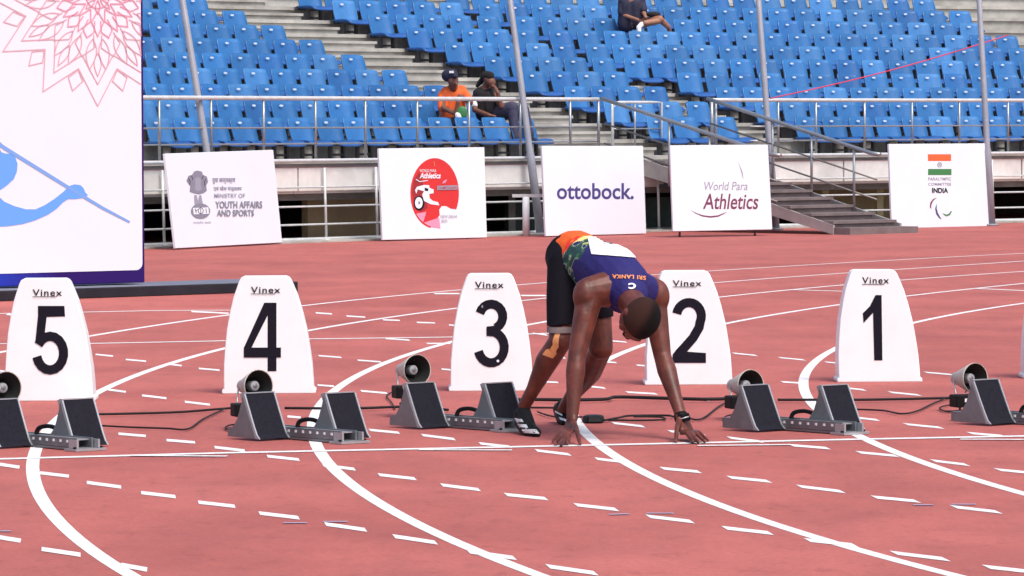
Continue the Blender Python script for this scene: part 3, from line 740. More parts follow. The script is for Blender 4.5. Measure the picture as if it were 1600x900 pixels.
# platform under it
pa, pb = gnd(-90, 474), gnd(466, 455); pd = (pb - pa).normalized(); pn = Vector((-pd.y, pd.x, 0)) * .9
t = thing('platform', 'low dark platform under the billboard running behind the lane boxes', 'platform', (pa + pb) / 2)
up = Vector((0, 0, .082)); mb = MB(); mb.hexa([pa, pb, pb + pn, pa + pn], [q + up for q in (pa, pb, pb + pn, pa + pn)]); bevelled(mb.build('deck', M['platform'], t), .006, 1)
mb = MB(); tp = Vector((0, 0, .084)); e = pn * .04; mb.add([pa + e + tp, pb + e + tp, pb + pn * .96 + tp, pa + pn * .96 + tp], [(0, 1, 2, 3)])
M['carpet'] = mat("grey_blue_carpet", (.15, .16, .21), .9, var=.15, vscale=6); mb.build('carpet', M['carpet'], t, fixn=False)

# ================================================================== LANE BOXES
def digit(P, n, x0, y0, x1, y1):     # y0 top, y1 bottom (local metres: x right, z up)
    W_ = x1 - x0; H_ = y1 - y0; T = lambda pts: [(x0 + a * W_, y0 + b * H_) for a, b in pts]
    wd = W_ * .27
    if n == 1:
        P.poly('digit', T([(.0, .28), (.35, .17), (.62, .0), (.92, .0), (.96, 1.), (.56, 1.), (.50, .27), (.04, .43)]), M['black'])
    elif n == 2:
        c = ell(.5, .29, .365, .175 + .03, 14, 190, 385)
        pts = [(a, b) for a, b in c] + [(.80, .46), (.62, .62), (.40, .75), (.20, .86)]
        v, f = stroke2d(T(pts), wd); P.put('digit', v, f, M['black'])
        P.poly('digit', T([(.02, .87), (.13, .80), (.46, .83), (1., .85), (1., 1.), (.0, 1.)]), M['black'])
    elif n == 3:
        up_ = ell(.47, .255, .35, .18, 12, 195, 425); lo = ell(.47, .70, .395, .225, 14, -72, 165)
        v, f = stroke2d(T([p for p in up_]), wd); P.put('digit', v, f, M['black'])
        v, f = stroke2d(T([p for p in lo]), wd); P.put('digit', v, f, M['black'])
        P.poly('digit', T([(.33, .40), (.62, .385), (.78, .47), (.62, .545), (.33, .535)]), M['black'])
    elif n == 4:
        v, f = stroke2d(T([(.76, .0), (.76, 1.)]), wd * .88); P.put('digit', v, f, M['black'])
        P.poly('digit', T([(.55, .0), (.80, .0), (.70, .12), (.20, .66), (.0, .66)]), M['black'])
        P.poly('digit', T([(.0, .655), (1., .655), (1., .80), (.0, .80)]), M['black'])
    elif n == 5:
        P.poly('digit', T([(.10, .0), (.88, .0), (.90, .15), (.10, .16)]), M['black'])
        P.poly('digit', T([(.10, .15), (.36, .15), (.30, .40), (.26, .53), (.02, .53)]), M['black'])
        lo = ell(.46, .67, .40, .24, 16, -150, 168)
        v, f = stroke2d(T(lo), wd); P.put('digit', v, f, M['black'])
def lane_box(n, bx, by, tx, wpx, hpx, label, dig=None, vin=None, sx=1.0, yaw=0.0, dirt=False):
    base = gnd(bx, by); sc = base.y / FPX; wd = wpx * sc; H_ = hpx * sc
    t = thing('lane_marker_box', label, 'lane marker', base, yaw, group='white lane number boxes')
    prof = [(0, .5), (.035, .5), (.04, .478), (.12, .476), (.25, .47), (.4, .45), (.55, .425), (.7, .385), (.82, .345), (.92, .298), (.965, .275), (.988, .255), (1, .222)]
    lx = (tx - bx) * sc      # slight lean of the moulding
    R_ = Matrix.Rotation(yaw, 3, 'Z')
    mb = MB(); vs = []; fs = []
    for h, hw in prof:
        dpt = .16 * (hw / .5) ** 1.0
        for sx_, sy_ in ((-1, -1), (1, -1), (1, 1), (-1, 1)):
            yy = sy_ * dpt
            if sy_ < 0: yy = -.10 + .03 * h
            else: yy = .12 - .06 * h
            vs.append(base + R_ @ Vector((sx_ * hw * wd + lx * h, yy, h * H_)))
    for i in range(len(prof) - 1):
        for k in range(4):
            k2 = (k + 1) % 4; fs.append((i * 4 + k, i * 4 + k2, i * 4 + 4 + k2, i * 4 + 4 + k))
    fs.append((3, 2, 1, 0)); e = (len(prof) - 1) * 4; fs.append((e, e + 1, e + 2, e + 3))
    mb.add(vs, fs); bevelled(mb.build('shell', M['white'], t), .008, 3, 50)
    def fn(x, y, off):       # pixel of the photo -> point on the sloping front face
        # front face plane through base front and top front
        p0 = base + R_ @ Vector((0, -.10, 0)); p1 = base + R_ @ Vector((lx, -.07, H_)); p2 = p0 + R_ @ Vector((1, 0, 0))
        nn = (p2 - p0).cross(p1 - p0).normalized()
        if nn.y > 0: nn = -nn
        d = ray(x, y); s_ = (p0 - CAM).dot(nn) / d.dot(nn); return CAM + d * s_ + nn * off
    if n:
        P = Print(fn, t); digit(P, n, *dig)
        x0, y0, x1, y1 = vin
        P.text('lettering', 'Vinex', x0, y1, x1, y0, M['black'], .012, 1.15)
        P.strokes('lettering', [([(x0, y1 + 1.2), (x0 + (x1 - x0) * .82, y1 + 1.2)], False)], 1.0, M['black'])
        if dirt:
            P.poly('scuff', ell(778, 564, 2.2, 2.2, 8), M['board']); P.poly('scuff', ell(753.5, 479, 1.5, 2.5, 8), M['greyprint'])
    return t
lane_box(5, 80, 625, 73, 143, 191, 'white lane box numbered five, leftmost of the row', (54, 478, 107, 588), (51, 452, 97, 462.5), yaw=.02)
lane_box(4, 421, 613.5, 416, 146, 183, 'white lane box numbered four behind a horn speaker', (381, 473, 439, 580), (392, 448, 438, 458), yaw=.02)
lane_box(3, 768, 609.5, 766, 134, 183, 'white lane box numbered three, left of the crouching sprinter', (743, 467, 795, 575), (742, 440, 787, 450), yaw=.02, dirt=True)
lane_box(2, 1076, 600, 1070, 140, 178, 'white lane box numbered two, partly hidden by the sprinter', (1050, 464, 1103, 567), (1051, 438, 1096, 447), yaw=.02)
lane_box(1, 1372, 595.5, 1363, 133, 175, 'white lane box numbered one, furthest right of the full row', (1348, 461, 1380, 563), (1347, 433, 1389, 443), yaw=.02)
lane_box(0, 1662, 590, 1655, 132, 172, 'white lane box cut off by the right edge of the picture', yaw=.02)

# ================================================================== STARTING BLOCKS, HORN SPEAKERS
def rot2(v, a): return Vector((v[0] * cos(a) - v[1] * sin(a), v[0] * sin(a) + v[1] * cos(a), v[2]))
def starting_block(front_px, label, heading=40, pads=((-.37, -1), (-.12, 1))):
    """local: x lateral (athlete's left = picture right), y forward (to the camera side), z up"""
    b = gnd(*front_px); h = radians(heading)
    hv = Vector((sin(h), -cos(h), 0)); lv = Vector((cos(h), sin(h), 0))
    T = lambda x, y, z: b + lv * x + hv * y + Vector((0, 0, z))
    t = thing('starting_block', label, 'starting block', b, group='starting blocks on the start line')
    def bx(mb, x0, x1, y0, y1, z0, z1): mb.hexa([T(x0, y0, z0), T(x1, y0, z0), T(x1, y1, z0), T(x0, y1, z0)], [T(x0, y0, z1), T(x1, y0, z1), T(x1, y1, z1), T(x0, y1, z1)])
    mb = MB(); bx(mb, -.045, .045, -.70, 0, .004, .014); bx(mb, -.045, -.037, -.70, 0, .016, .056); bx(mb, .037, .045, -.70, 0, .016, .056); mb.build('rail', M['alu_d'], t)
    mb = MB(); bx(mb, -.036, .036, -.69, -.02, .045, .050); mb.build('rail_top', M['alu'], t)
    for i in range(12):
        y = -.06 - i * .052; mb = MB(); bx(mb, -.048, -.0455, y - .008, y + .004, .035, .046); mb.build('slot', M['white'], t)
    mb = MB(); bx(mb, -.075, .085, -.045, .045, .002, .012); bx(mb, -.06, -.05, -.03, .03, .014, .05); bx(mb, .05, .06, -.03, .03, .014, .05); mb.build('front_plate', M['alu'], t)
    for xb in (-.062, .072):
        mb = MB(); mb.tube([T(xb, .018, .012), T(xb, .018, .020)], .008, 6); mb.build('bolt', M['blackplastic'], t)
    mb = MB(); bx(mb, -.07, .07, -.76, -.70, .002, .045); mb.build('rear_plate', M['alu_d'], t)
    for y, sd_ in pads:
        x0, x1 = (.048, .212) if sd_ > 0 else (-.212, -.048)
        HT = .205; run = .128
        # curved pad: bottom slightly sweeping forward
        prof = [(0.0, .010), (-.020, .028), (-.038, .060), (-.070, .125), (-run + .020, HT)]
        mb = MB(); fr = MB()
        for i in range(len(prof) - 1):
            (ya, za), (yb, zb) = prof[i], prof[i + 1]
            mb.hexa([T(x0 + .006, y + ya, za), T(x1 - .006, y + ya, za), T(x1 - .006, y + ya - .018, za), T(x0 + .006, y + ya - .018, za)], [T(x0 + .006, y + yb, zb), T(x1 - .006, y + yb, zb), T(x1 - .006, y + yb - .018, zb), T(x0 + .006, y + yb - .018, zb)])
        mb.build('pad', M['rubber'], t)
        mb = MB()
        for xe0, xe1 in ((x0 - .004, x0 + .004), (x1 - .004, x1 + .004)):
            for i in range(len(prof) - 1):
                (ya, za), (yb, zb) = prof[i], prof[i + 1]
                mb.hexa([T(xe0, y + ya + .004, za), T(xe1, y + ya + .004, za), T(xe1, y + ya - .03, za), T(xe0, y + ya - .03, za)], [T(xe0, y + yb + .004, zb), T(xe1, y + yb + .004, zb), T(xe1, y + yb - .03, zb), T(xe0, y + yb - .03, zb)])
        bx(mb, x0 - .004, x1 + .004, y - run + .002, y - run + .022, HT + .001, HT + .005)
        mb.build('pad_frame', M['alu'], t)
        mb = MB()       # triangular cheek, both sides
        for xe in (x0 - .006, x1 + .001):
            A_ = [(-.02, .012), (-.225, .012), (-.225, .045), (-.185, .055), (-.15, .10), (-.125, .16), (-run + .015, HT - .008), (-.075, .12), (-.042, .055)]
            vs = [T(xe, y + a, z) for a, z in A_] + [T(xe + .005, y + a, z) for a, z in A_]; n_ = len(A_)
            mb.add(vs, [tuple(range(n_)), tuple(range(2 * n_ - 1, n_ - 1, -1))] + [(i, (i + 1) % n_, n_ + (i + 1) % n_, n_ + i) for i in range(n_)])
        mb.build('side_bracket', M['alu_d'], t)
    # black carrying handle beside the rail
    mb = MB(); mb.tube(smooth_curve([T(.02, -.40, .05), T(.03, -.39, .078), T(.045, -.34, .088), T(.055, -.29, .078), T(.055, -.27, .055)], 5), .010, 8); mb.build('handle', M['blackplastic'], t)
    mb = MB(); mb.tube(smooth_curve([T(.055, -.29, .07), T(.08, -.24, .055), T(.12, -.22, .06)], 5), .010, 8); mb.build('lead', M['cable'], t)
    return t, T
def horn(px, py, Y, boxc, label, r=.071, yaw=32):
    c = at(px, py, Y); a = radians(yaw); ax = Vector((sin(a), -cos(a), .05)).normalized()
    foot = at(boxc[0] - 8, boxc[1], Y + .03); base = Vector((foot.x, foot.y, 0))
    t = thing('horn_speaker', label, 'loudspeaker', base, group='horn speakers behind the starting blocks')
    def lathe(prof, n=28):
        s1 = ax.cross(Vector((0, 0, 1))).normalized(); s2 = s1.cross(ax)
        vs = []; fs = []
        for (d, rr) in prof:
            for k in range(n):
                q = 2 * pi * k / n; vs.append(c + ax * d + (s1 * cos(q) + s2 * sin(q)) * rr)
        for i in range(len(prof) - 1):
            for k in range(n): k2 = (k + 1) % n; fs.append((i * n + k, i * n + k2, i * n + n + k2, i * n + n + k))
        return vs, fs
    mb = MB(); vs, fs = lathe([(0.0, r), (.004, r * 1.05), (-.004, r * 1.06), (-.03, r * .95), (-.08, r * .72), (-.115, r * .56), (-.12, r * .48), (-.155, r * .42), (-.165, r * .3), (-.165, .001)]); mb.add(vs, fs, 0, True); mb.build('horn_shell', M['beige'], t)
    mb = MB(); vs, fs = lathe([(0.0015, r * 1.0), (-.02, r * .84), (-.05, r * .62), (-.08, r * .45), (-.085, .001)]); mb.add(vs, fs, 0, True); mb.build('horn_mouth', M['horn_in'], t)
    mb = MB(); vs, fs = lathe([(-.08, r * .33), (-.036, r * .33), (-.032, r * .30), (-.031, r * .10), (-.032, .001)]); mb.add(vs, fs, 0, True); mb.build('driver_cap', M['grey'], t)
    mb = MB(); vs, fs = lathe([(-.0305, r * .16), (-.029, r * .14), (-.029, .001)]); mb.add(vs, fs, 0, True); mb.build('cap_ring', M['alu_d'], t)
    bc = at(boxc[0], boxc[1], Y - .02); Rz = Matrix.Rotation(a * .6, 3, 'Z')
    mb = MB(); mb.box(bc, (.125, .085, .060), Rz); bevelled(mb.build('amplifier_box', M['blackplastic'], t), .006, 2)
    mb = MB(); mb.box(bc + Rz @ Vector((-.012, -.0435, .004)), (.013, .003, .017), Rz); mb.build('switch', M['white'], t)
    bk = c - ax * .1
    mb = MB(); mb.tube([bk + Vector((-.045, 0, -.01)), Vector((bc.x - .04, bc.y, bc.z + .03))], .004, 6); mb.tube([bk + Vector((.03, 0, -.03)), Vector((bc.x + .0, bc.y, bc.z + .03))], .004, 6); mb.build('bracket', M['alu'], t)
    mb = MB(); mb.tube([Vector((bc.x - .02, bc.y + .02, 0)), Vector((bc.x - .02, bc.y + .02, bc.z - .02))], .007, 6); mb.tube([Vector((bc.x + .04, bc.y + .02, 0)), Vector((bc.x + .04, bc.y + .02, bc.z - .02))], .007, 6); mb.build('stand', M['alu_d'], t)
    mb = MB(); mb.tube([Vector((bc.x - .03, bc.y - .0, bc.z - .06)), Vector((bc.x + .0, bc.y - .01, bc.z - .055))], .010, 8); mb.build('clamp_knob', M['blackplastic'], t)
    return t
starting_block((545, 693), 'starting block in front of lane box four')
starting_block((132, 704.5), 'starting block at the left edge in front of lane box five', pads=((-.33, -1), (-.13, 1)))
starting_block((795, 674.5), 'starting block beside the front foot of the sprinter')
starting_block((1327, 679), 'starting block between lane boxes two and one')
starting_block((1690, 669), 'starting block cut off by the right edge, by the rightmost horn speaker')
horn(404, 603, 20.45, (384, 640), 'horn speaker in front of lane box four')
horn(10, 606, 20.2, (-6, 642), 'horn speaker at the left edge in front of lane box five')
horn(652, 578, 21.35, (635, 612), 'horn speaker left of lane box three, above the second block from the sprinter')
horn(1173, 602, 21.0, (1156, 628), 'horn speaker at the right foot of lane box two')
horn(1524, 591, 21.5, (1507, 626), 'rightmost horn speaker, right of lane box one')
def cable(pxs, r, label, h=.0):
    pts = smooth_curve([gnd(*p) + Vector((0, 0, r + .005 + h)) for p in pxs], 7)
    mb = MB(); mb.tube(pts, r * .72, 8); tag(mb.build('cable', M['cable']), label, 'cable', 'black cables lying behind the blocks')
cable([(118, 652), (200, 650.5), (280, 648), (345, 643), (372, 641)], .008, 'black cable from the leftmost block to the amplifier by lane box four')
cable([(128, 667), (200, 671), (260, 673), (293, 674), (318, 658), (352, 642)], .006, 'thin black cable looping low between lane boxes five and four')
cable([(445, 642), (515, 642.5), (570, 642), (640, 640), (700, 645)], .009, 'black cable running behind the block of lane box four')
cable([(612, 616), (604, 622), (612, 632), (617, 642)], .005, 'thin cable hanging beside the amplifier left of lane box three')
cable([(770, 631), (830, 629.5), (885, 630), (945, 629), (965, 625.5), (1040, 627.5), (1100, 629), (1142, 628)], .012, 'thick black cable passing behind the sprinter')
cable([(820, 640.5), (871, 641)], .007, 'short cable between the shoes of the sprinter')
cable([(840, 647), (858, 653), (880, 656), (910, 655)], .006, 'thin cable curling behind the ankle of the sprinter')
cable([(943, 661), (965, 657), (985, 653.5), (1040, 653), (1052, 655)], .007, 'cable slack behind the hands of the sprinter')
cable([(950, 660), (1000, 660.5), (1038, 659), (1030, 655), (990, 654.5)], .006, 'looped cable between the arms of the sprinter')
cable([(1076, 656), (1088, 659.5), (1102, 655), (1124, 638), (1140, 631)], .006, 'thin cable rising to the amplifier right of the watch hand')
cable([(1215, 629), (1250, 629), (1285, 629), (1340, 629), (1400, 628), (1490, 626)], .009, 'black cable running behind the block between boxes two and one')
cable([(1336, 643), (1380, 645), (1408, 650), (1432, 646), (1460, 633), (1490, 621)], .006, 'thin cable drooping in front of lane box one')
cable([(385, 668), (362, 667), (352, 672), (364, 676), (384, 676)], .005, 'small cable loop at the rear of the block of box four')
cable([(1158, 652), (1140, 652), (1132, 656), (1140, 660), (1156, 658)], .005, 'small cable loop at the rear of the block of box two')
cable([(1500, 634), (1478, 637), (1468, 641), (1480, 646), (1506, 644)], .005, 'small cable loop near the right horn speaker')
# black junction bundle behind the hand
p = gnd(927, 660); mb = MB()
pts2 = [(-.055, -.01), (-.04, .02), (.03, .028), (.055, .0), (.04, -.03), (-.03, -.032)]
mb.add([p + Vector((a, b * 3, .004)) for a, b in pts2] + [p + Vector((a * .85, b * 2.5, .034)) for a, b in pts2], [tuple(range(5, -1, -1)), tuple(range(6, 12))] + [(i, (i + 1) % 6, 6 + (i + 1) % 6, 6 + i) for i in range(6)])
tag(bevelled(mb.build('cable_box', M['blackplastic']), .006), 'flat black cable box on the track behind the sprinter hand', 'cable box')

# ================================================================== BODIES
def capsule(mb, a, b, ra, rb, n=14, flat=False):
    a = Vector(a); b = Vector(b); d = b - a; L_ = d.length; d = d.normalized() if L_ > 1e-6 else Vector((0, 0, 1))
    up = Vector((0, 0, 1)) if abs(d.z) < .9 else Vector((1, 0, 0)); x = d.cross(up).normalized(); y = d.cross(x)
    rings = []
    if flat: rings = [(0, ra), (L_, rb)]
    else:
        for i in range(1, 5): q = pi / 2 * i / 4; rings.append((-ra * cos(q), ra * sin(q)))
        for i in range(4, 0, -1): q = pi / 2 * i / 4; rings.append((L_ + rb * cos(q), rb * sin(q)))
    vs = []; fs = []
    for h, r in rings:
        for k in range(n): t = 2 * pi * k / n; vs.append(a + d * h + (x * cos(t) + y * sin(t)) * r)
    m_ = len(rings)
    for i in range(m_ - 1):
        for k in range(n): k2 = (k + 1) % n; fs.append((i * n + k, i * n + k2, i * n + n + k2, i * n + n + k))
    fs.append(tuple(range(n - 1, -1, -1))); fs.append(tuple((m_ - 1) * n + k for k in range(n)))
    mb.add(vs, fs)
def ellipsoid(mb, c, X, Y_, Z, n=18, mm=12):
    c = Vector(c); vs = []; fs = []
    for i in range(1, mm):
        t = pi * i / mm
        for k in range(n):
            p = 2 * pi * k / n; vs.append(c + X * (sin(t) * cos(p)) + Y_ * (sin(t) * sin(p)) + Z * cos(t))
    for i in range(mm - 2):
        for k in range(n): k2 = (k + 1) % n; fs.append((i * n + k, i * n + k2, i * n + n + k2, i * n + n + k))
    fs.append(tuple(range(n))); fs.append(tuple((mm - 2) * n + k for k in range(n - 1, -1, -1)))
    mb.add(vs, fs)
def fuse(name, mb, m_, parent, voxel=.006, smooth=6, fac=.5, cut=None):
    """one continuous skin from overlapping volumes"""
    me = bpy.data.meshes.new(name); me.from_pydata([tuple(v) for v in mb.v], [], mb.f)
    b = bmesh.new(); b.from_mesh(me); bmesh.ops.recalc_face_normals(b, faces=b.faces); b.to_mesh(me); b.free()
    o = bpy.data.objects.new(name, me); COL.objects.link(o)
    r = o.modifiers.new("r", 'REMESH'); r.mode = 'VOXEL'; r.voxel_size = voxel
    s_ = o.modifiers.new("s", 'SMOOTH'); s_.iterations = smooth; s_.factor = fac
    dg = bpy.context.evaluated_depsgraph_get(); me2 = bpy.data.meshes.new_from_object(o.evaluated_get(dg))
    bpy.data.objects.remove(o); bpy.data.meshes.remove(me)
    if cut:
        b = bmesh.new(); b.from_mesh(me2)
        for co, no in cut:      # removes what lies on the +no side
            bmesh.ops.bisect_plane(b, geom=b.verts[:] + b.edges[:] + b.faces[:], plane_co=co, plane_no=no, clear_outer=True)
        b.to_mesh(me2); b.free()
    me2.materials.clear()
    for q in (m_ if isinstance(m_, (list, tuple)) else [m_]): me2.materials.append(q)
    for p in me2.polygons: p.use_smooth = True
    me2.name = name
    return link(name, me2, parent)

# ---------------------------------------------------------------- the sprinter
J = {}
def j(n, x, y, Y): J[n] = at(x, y, Y)
j('pelvis', 897, 405, 20.32); j('waist', 925, 414, 20.16); j('ribs', 954, 428, 20.00); j('chest', 975, 448, 19.86); j('neck', 982, 466, 19.76)
j('hipR', 889, 414, 20.26); j('hipL', 921, 418, 20.40)
j('kneeR', 876, 532, 20.04); j('ankR', 819, 634, 20.14)
j('kneeL', 939, 544, 20.32); j('ankL', 880, 640, 20.80)
j('shR', 923, 456, 19.80); j('shL', 1019, 457, 19.98)
j('elR', 901, 556, 19.70); j('wrR', 894, 654, 19.62)
j('elL', 1035, 556, 19.90); j('wrL', 1064, 650, 19.72)
ath = thing('person', 'sprinter crouching at the start line in blue sleeveless vest and long black shorts', 'person', gnd(950, 689))
body = MB()
C = lambda a, b, ra, rb: capsule(body, J[a] if isinstance(a, str) else a, J[b] if isinstance(b, str) else b, ra, rb)
# torso core
C('pelvis', 'waist', .118, .108); C('waist', 'ribs', .108, .122); C('ribs', 'chest', .122, .112); C('chest', 'neck', .075, .060)
C('chest', 'shR', .095, .070); C('chest', 'shL', .095, .070)
C('pelvis', 'hipR', .10, .088); C('pelvis', 'hipL', .10, .088)
# legs
def mixp(a, b, t): return J[a].lerp(J[b], t)
C('hipR', mixp('hipR', 'kneeR', .5), .088, .074); C(mixp('hipR', 'kneeR', .5), 'kneeR', .074, .054); C('hipL', mixp('hipL', 'kneeL', .5), .088, .074); C(mixp('hipL', 'kneeL', .5), 'kneeL', .074, .056)
back = Vector((-.03, .03, 0))
C('kneeR', mixp('kneeR', 'ankR', .32) + back * .3, .052, .053); C(mixp('kneeR', 'ankR', .32) + back * .3, mixp('kneeR', 'ankR', .75), .053, .033); C(mixp('kneeR', 'ankR', .75), 'ankR', .033, .029)
C('kneeL', mixp('kneeL', 'ankL', .35) + Vector((.012, .02, -.01)), .053, .054); C(mixp('kneeL', 'ankL', .35) + Vector((.012, .02, -.01)), mixp('kneeL', 'ankL', .78), .054, .033); C(mixp('kneeL', 'ankL', .78), 'ankL', .033, .029)
ellipsoid(body, mixp('kneeR', 'ankR', .02) + Vector((.008, -.028, 0)), Vector((.034, 0, 0)), Vector((0, .028, 0)), Vector((0, 0, .040)))
# arms: deltoid, upper arm with biceps/triceps, forearm with bulge
for s_, ox in (('R', -1), ('L', 1)):
    sh, el, wr = J['sh' + s_], J['el' + s_], J['wr' + s_]
    C(sh, sh.lerp(el, .28), .064, .057); C(sh.lerp(el, .28), sh.lerp(el, .6), .057, .049); C(sh.lerp(el, .6), el, .049, .040)
    ellipsoid(body, sh.lerp(el, .10) + Vector((.018 * ox, -.012, .01)), Vector((.056, 0, 0)), Vector((0, .060, 0)), Vector((0, 0, .078)))
    ellipsoid(body, sh.lerp(el, .50) + Vector((0, -.014, 0)), Vector((.036, 0, 0)), Vector((0, .036, 0)), Vector((0, 0, .085)))
    ellipsoid(body, sh.lerp(el, .45) + Vector((.006 * ox, .018, 0)), Vector((.036, 0, 0)), Vector((0, .034, 0)), Vector((0, 0, .09)))
    C(el, el.lerp(wr, .25), .039, .044); C(el.lerp(wr, .25), el.lerp(wr, .62), .044, .033); C(el.lerp(wr, .62), wr, .033, .0255)
# hands: palm plus five jointed fingers
def hand(wr, palm_end, tips, thumb, parent_mb, rr=.0106):
    """tips: list of 4 (px,py) on the ground, thumb (px,py)"""
    a = wr; b = palm_end
    side = (tips[0] - tips[3]); side.z = 0; side.normalize()
    for k in range(4):
        off = side * (.031 - .0207 * k)
        capsule(parent_mb, a + off * .55, b + off, .0165, .0135, 10)
    for k, tp in enumerate(tips):
        kn = b + side * (.033 - .022 * k); L_ = (tp - kn)
        bow = Vector((0, -.004, .010))
        k1 = kn + L_ * .45 + bow + Vector((0, 0, .006)); k2 = kn + L_ * .75 + bow * .7
        rf = rr * (.92, 1, 1, .86)[k]
        capsule(parent_mb, kn, k1, rf * 1.15, rf * 1.02, 9); capsule(parent_mb, k1, k2, rf * 1.02, rf * .92, 9); capsule(parent_mb, k2, tp, rf * .92, rf * .8, 9)
    t0 = a.lerp(b, .28) + side * -.0 ; sgn = 1 if (thumb - b).dot(side) > 0 else -1
    t0 = t0 + side * (.022 * sgn); t1 = t0.lerp(thumb, .45) + Vector((0, -.008, .006)) + side * (.006 * sgn); t2 = t0.lerp(thumb, .76) + side * (.003 * sgn)
    capsule(parent_mb, t0, t1, .015, .0118, 9); capsule(parent_mb, t1, t2, .0118, .0105, 9); capsule(parent_mb, t2, thumb, .0105, .009, 9)
G = lambda x, y, z=.010: gnd(x, y, z)
hand(J['wrR'], at(889, 672, 19.60), [G(887, 693.5), G(877, 695.5), G(868, 694), G(863, 690)], G(906.5, 693.5), body)
hand(J['wrL'], at(1073, 675, 19.70), [G(1082, 690.5), G(1091, 691), G(1101, 690), G(1107, 688.5)], G(1056, 689.5), body)
# neck and head
HC = at(1000.5, 499, 19.56)
crown = Vector((.34, -.84, -.42)).normalized(); face = Vector((-.46, .15, -.87)); face = (face - crown * face.dot(crown)).normalized(); side = crown.cross(face).normalized()
C('neck', HC - crown * .05 - face * .02, .064, .058); C('chest', 'neck', .09, .066)
ellipsoid(body, HC + crown * .006 - face * .008, side * .077, face * .096, crown * .092, 24, 16)
ellipsoid(body, HC - crown * .035 + face * .030, side * .062, face * .062, crown * .080, 20, 14)
ellipsoid(body, HC - crown * .088 + face * .062, side * .034, face * .030, crown * .024)      # chin
ellipsoid(body, HC + crown * .022 + face * .083, side * .050, face * .012, crown * .012)      # brow
ellipsoid(body, HC - crown * .020 + face * .096, side * .012, face * .018, crown * .030)      # nose
ellipsoid(body, HC - crown * .036 + face * .100, side * .019, face * .014, crown * .011)
ellipsoid(body, HC - crown * .058 + face * .088, side * .026, face * .011, crown * .008)      # lips
ellipsoid(body, HC - crown * .070 + face * .086, side * .023, face * .010, crown * .008)
for sg in (-1, 1):
    ec = HC + side * (.0745 * sg) - face * .004 - crown * .016
    ellipsoid(body, ec, side * .008, face * .012, crown * .024, 12, 10)
    ellipsoid(body, HC + side * (.044 * sg) + face * .066 - crown * .022, side * .020, face * .020, crown * .016)
BODY = fuse('body', body, M['skin'], ath, .0052, 5, .5)
for sg in (-1, 1):       # eyes
    mb = MB(); ellipsoid(mb, HC + side * (.032 * sg) + face * .088 + crown * .003, side * .013, face * .008, crown * .007, 12, 8); o = mb.build('eye', M['hair'], ath)
# hair: cropped cap
mb = MB(); ellipsoid(mb, HC + crown * .0065 - face * .009, side * .0778, face * .0966, crown * .0935, 32, 24)
hr = fuse('hair', mb, M['hair'], ath, .005, 2, .5, cut=[(HC - crown * .012 + face * .035, (-crown * .45 + face * .89).normalized())])
hca = hr.data.color_attributes.new('fade', 'FLOAT_COLOR', 'POINT')
for i_, v in enumerate(hr.data.vertices):      # clipped short at the sides, longer on the crown
    q_ = v.co - HC; d_ = min((q_.dot(side) + .030) / .05, (-q_.dot(side) + .062) / .05) + q_.dot(crown) / .12 - .22
    d_ = max(0, min(1, d_)); d_ = d_ * d_ * (3 - 2 * d_)
    hca.data[i_].color = (.056 * (1 - d_) + .006 * d_, .022 * (1 - d_) + .0045 * d_, .016 * (1 - d_) + .0045 * d_, 1)
t_ = M['hair_f'] = mat('cropped_hair_with_fade', (.01, .01, .01), .85, bump=.9, bscale=500, spec=.2)
an = node(t_.node_tree, 'ShaderNodeAttribute'); an.attribute_name = 'fade'; t_.node_tree.links.new(an.outputs['Color'], t_.node_tree.nodes['Principled BSDF'].inputs['Base Color'])
hr.data.materials.clear(); hr.data.materials.append(t_)
hr['label'] = 'very short black hair'
# vest: torso plus a little, armholes left open
vest = MB(); K = .0085
def CV(mb, a, b, ra, rb, flat=False): capsule(mb, J[a] if isinstance(a, str) else a, J[b] if isinstance(b, str) else b, ra + K, rb + K, 18, flat)
CV(vest, J['pelvis'] + Vector((.004, .02, .006)), 'waist', .119, .111); CV(vest, 'waist', 'ribs', .110, .124); CV(vest, 'ribs', 'chest', .124, .113)
CV(vest, 'chest', mixp('chest', 'shR', .55), .095, .070); CV(vest, 'chest', mixp('chest', 'shL', .62), .095, .074); CV(vest, 'chest', J['neck'] + Vector((.004, 0, .010)), .094, .074)
spine = (J['neck'] - J['pelvis']).normalized()
hipcut = (J['pelvis'] + (-spine) * .055, -spine)
vdown = Vector((-.55, .1, -.83)).normalized()
VEST = fuse('vest', vest, None, ath, .0048, 8, .5, cut=[(at(876, 396, 20.3), (-spine * .62 + Vector((-.2, 0, -.70))).normalized())])
def vest_material():
    Mx = bpy.data.materials.new("printed_vest_cloth"); Mx.use_nodes = True; t = Mx.node_tree; b = t.nodes["Principled BSDF"]
    at_ = node(t, "ShaderNodeAttribute"); at_.attribute_name = 'print'; t.links.new(at_.outputs["Color"], b.inputs["Base Color"])
    b.inputs["Roughness"].default_value = .75; b.inputs["Specular IOR Level"].default_value = .25; tc = node(t, "ShaderNodeTexCoord")
    n2 = node(t, "ShaderNodeTexNoise"); n2.inputs["Scale"].default_value = 13; n2.inputs["Detail"].default_value = 3; t.links.new(tc.outputs["Object"], n2.inputs["Vector"])
    bp = node(t, "ShaderNodeBump"); bp.inputs["Strength"].default_value = .7; bp.inputs["Distance"].default_value = .02
    t.links.new(n2.outputs["Fac"], bp.inputs["Height"]); t.links.new(bp.outputs[0], b.inputs["Normal"])
    return Mx
VEST.data.materials.clear(); VEST.data.materials.append(vest_material())
from mathutils import noise as mn
ca = VEST.data.color_attributes.new('print', 'FLOAT_COLOR', 'POINT')
sidev = spine.cross(Vector((0, 0, 1))).normalized()
LEN = (J['neck'] - J['pelvis']).length
